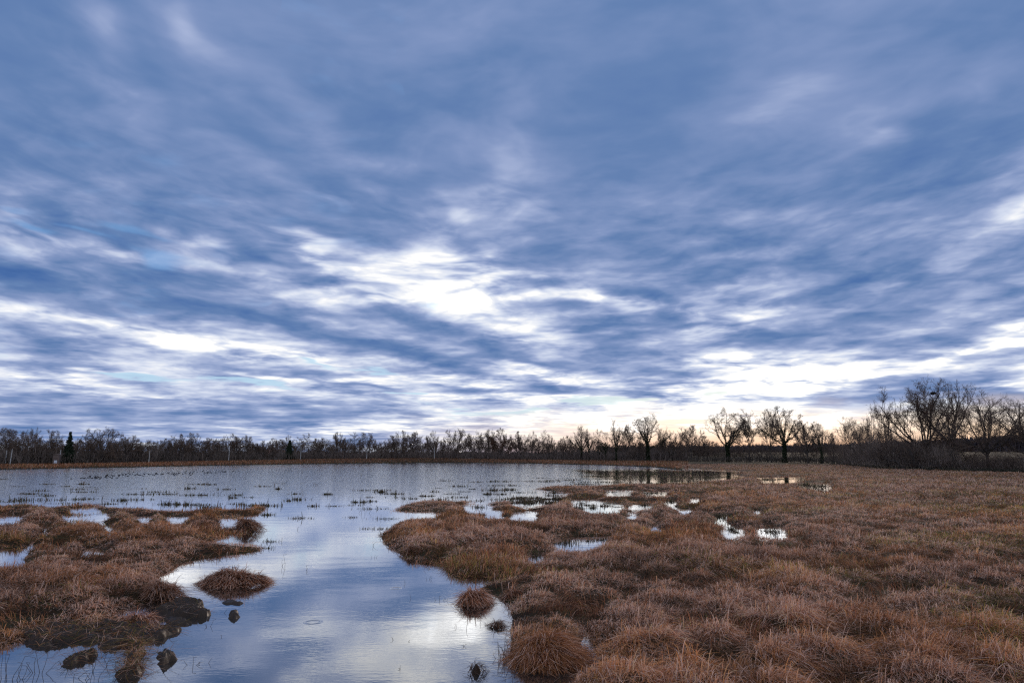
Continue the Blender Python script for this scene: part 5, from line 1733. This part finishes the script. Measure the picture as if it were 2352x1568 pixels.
def mud_form(pts, h, label, name, cat, lump=.06, kind=None, seed=1, straw=0, mat=None):
    """A lumpy body of mud raised on a photo outline at water level."""
    P_ = np.array([gp(X, Y) for X, Y in pts])
    c = P_.mean(0)
    lo, hi = P_.min(0) - .08, P_.max(0) + .08
    st = float(np.clip((hi - lo).max() / 150, .010, .022))
    xs, ys = np.arange(lo[0], hi[0], st), np.arange(lo[1], hi[1], st)
    GX, GY = np.meshgrid(xs, ys)
    x, y = GX.ravel(), GY.ravel()
    best, ins = np.full(x.shape, 9e9), np.zeros(x.shape, bool)
    for (ax, ay), (bx, by) in zip(P_, np.roll(P_, -1, 0)):
        dx, dy = bx - ax, by - ay
        t = np.clip(((x - ax) * dx + (y - ay) * dy) / (dx * dx + dy * dy + 1e-9), 0, 1)
        best = np.minimum(best, np.hypot(x - ax - t * dx, y - ay - t * dy))
        if ay != by:
            ins ^= ((ay > y) != (by > y)) & (x < (bx - ax) * (y - ay) / (by - ay) + ax)
    d = np.where(ins, best, -best) + (fbm(x * 5 + seed, y * 5, 3, seed) - .5) * .22 + np.minimum(0, (fbm(x * 2.4 + seed, y * 2.4, 2, seed + 40) - .42) * .45)
    prof = sstep(d, -.05, .10)
    z = -.09 + (h + .09) * prof + lump * prof * (1.3 * (billow(x * 3.5 + seed, y * 3.5, seed + 2) - .62) + 1.25 * (billow(x * 10, y * 10 + seed, seed + 3) - .6) +   .60 * (billow(x * 26, y * 26, seed + 4) - .6))
    z += .018 * (fbm(x * 3, y * 3, 2, seed + 9) - .5) * prof
    nx, ny = len(xs), len(ys)
    i = (np.arange(ny - 1)[:, None] * nx + np.arange(nx - 1)[None]).ravel()
    qd = np.stack([i, i + 1, i + nx + 1, i + nx], 1)
    qd = qd[(z[qd] > -.07).any(1)]
    use = np.unique(qd)
    mp = np.zeros(len(x), int); mp[use] = np.arange(len(use))
    V = np.stack([x[use] - c[0], y[use] - c[1], z[use]], 1)
    qd = mp[qd]
    body = mesh_np("mud" if straw else name, V, qd.ravel(), np.arange(len(qd)) * 4, [mat or MAT_MUD], smooth=True)
    sd_ = np.random.default_rng(seed)
    if straw:
        r_ = empty(name, (c[0], c[1], 0))
        body.parent = r_
        top = np.where(V[:, 2] > 0)[0]
        ii = sd_.choice(top, straw)
        th = sd_.random(straw) * 6.283
        v, l, s, cc = blades(V[ii] + np.array([0, 0, .004]), np.stack([np.cos(th), np.sin(th)], 1), .12 + .25 * sd_.random(straw), np.full(straw, .006), np.clip(.14 + .16 * sd_.standard_normal(straw), .02, .6), np.clip(.6 + .3 * sd_.standard_normal(straw), 0, 1), sedge_colors(V[ii, 0], V[ii, 1], straw) * .75, 3, sd_.standard_normal(straw))
        mesh_np("straw", v, l, s, [MAT_GRASS], cc, parent=r_)
        o = r_
    else:
        body.location = (c[0], c[1], 0)
        o = body
    tag(o, label, cat, kind=kind)
    return o


mud_form([(30, 1462), (110, 1440), (200, 1430), (330, 1436), (390, 1440), (442, 1441), (425, 1450), (395, 1458), (362, 1472), (345, 1486), (320, 1476), (298, 1480), (270, 1496), (255, 1494), (232, 1480), (222, 1474), (170, 1472), (105, 1488), (60, 1478)], .035, "bare trampled mud flat at the edge of the left marsh", "mud_bank", "mud", .075, "structure", 3, straw=1100)
mud_form([(350, 1408), (372, 1396), (405, 1390), (430, 1385), (455, 1389), (470, 1386), (490, 1398), (488, 1412), (470, 1420), (440, 1416), (400, 1414), (362, 1415)], .085, "big oblong mud clod rising from the water off the left marsh", "mud_clod", "mud clod", .07, seed=5, straw=110)
mud_form([(360, 1424), (400, 1419), (430, 1421), (452, 1430), (430, 1437), (395, 1438), (365, 1433)], .02, "flat low mud shoal just below the big oblong clod", "mud_shoal", "mud", .04, seed=8)
mud_form([(520, 1412), (527, 1408), (545, 1409), (555, 1415), (550, 1423), (535, 1425), (522, 1420)], .07, "small round dark clod alone in the channel", "mud_clod", "mud clod", .03, seed=9)
mud_form([(508, 1381), (530, 1377), (548, 1380), (560, 1384), (550, 1388), (530, 1386), (515, 1389)], .018, "thin flat mud flake above the round clod, the left of two", "mud_flake", "mud", .015, seed=10)
mud_form([(562, 1373), (575, 1372), (590, 1375), (586, 1379), (566, 1379)], .018, "thin flat mud flake above the round clod, the right of two", "mud_flake", "mud", .015, seed=11)
mud_form([(356, 1512), (370, 1498), (388, 1500), (414, 1511), (392, 1520), (372, 1528), (360, 1522)], .08, "dark jagged clod right of the straw-covered mud spur", "mud_clod", "mud clod", .05, seed=12, straw=20)
mud_form([(275, 1480), (310, 1478), (345, 1488), (346, 1502), (330, 1520), (342, 1540), (320, 1556), (290, 1562), (258, 1556), (280, 1538), (272, 1520), (290, 1500)], .06, "mud spur covered in fallen straw at the lower left", "mud_spur", "mud", .06, seed=13, straw=700)
mud_form([(40, 1548), (70, 1530), (120, 1530), (165, 1512), (205, 1500), (235, 1496), (250, 1502), (225, 1510), (190, 1522), (150, 1534), (100, 1542), (60, 1556)], .045, "long thin mud ridge with dead stalks in the lower left water", "mud_ridge", "mud", .05, seed=14, straw=120)
for k, (X, Y, sp, lb) in enumerate([(90, 1545, [(-8, 34, -.6), (-4, 40, -.35), (0, 44, -.1), (4, 36, .2), (9, 30, .5), (-12, 26, -.9)], "fan of dead stems rising from the left end of the thin mud ridge"), (212, 1540, [(0, 40, .0), (2, 30, .1)], "two upright dead stems in front of the thin mud ridge"),
                                    (290, 1545, [(0, 26, -.8), (-10, 20, -.5), (-20, 24, .3)], "slanting dead stems left of the straw-covered mud spur"), (20, 1560, [(-8, 60, .1), (-2, 52, -.1), (5, 56, .15), (12, 40, .35), (-14, 48, -.2), (18, 30, .6), (24, 26, -.4)], "tall dead stems standing at the bottom left corner"),
                                    (165, 1560, [(0, 24, .8), (8, 18, -.5), (20, 22, .6), (34, 20, -.6), (46, 16, .4)], "row of kinked stalks below the thin mud ridge"), (235, 1530, [(0, 22, .7), (10, 18, -.6), (20, 20, .4), (30, 16, -.4)], "kinked stalks between the mud ridge and the mud spur")]):
    stalks(X, Y, sp, lb)
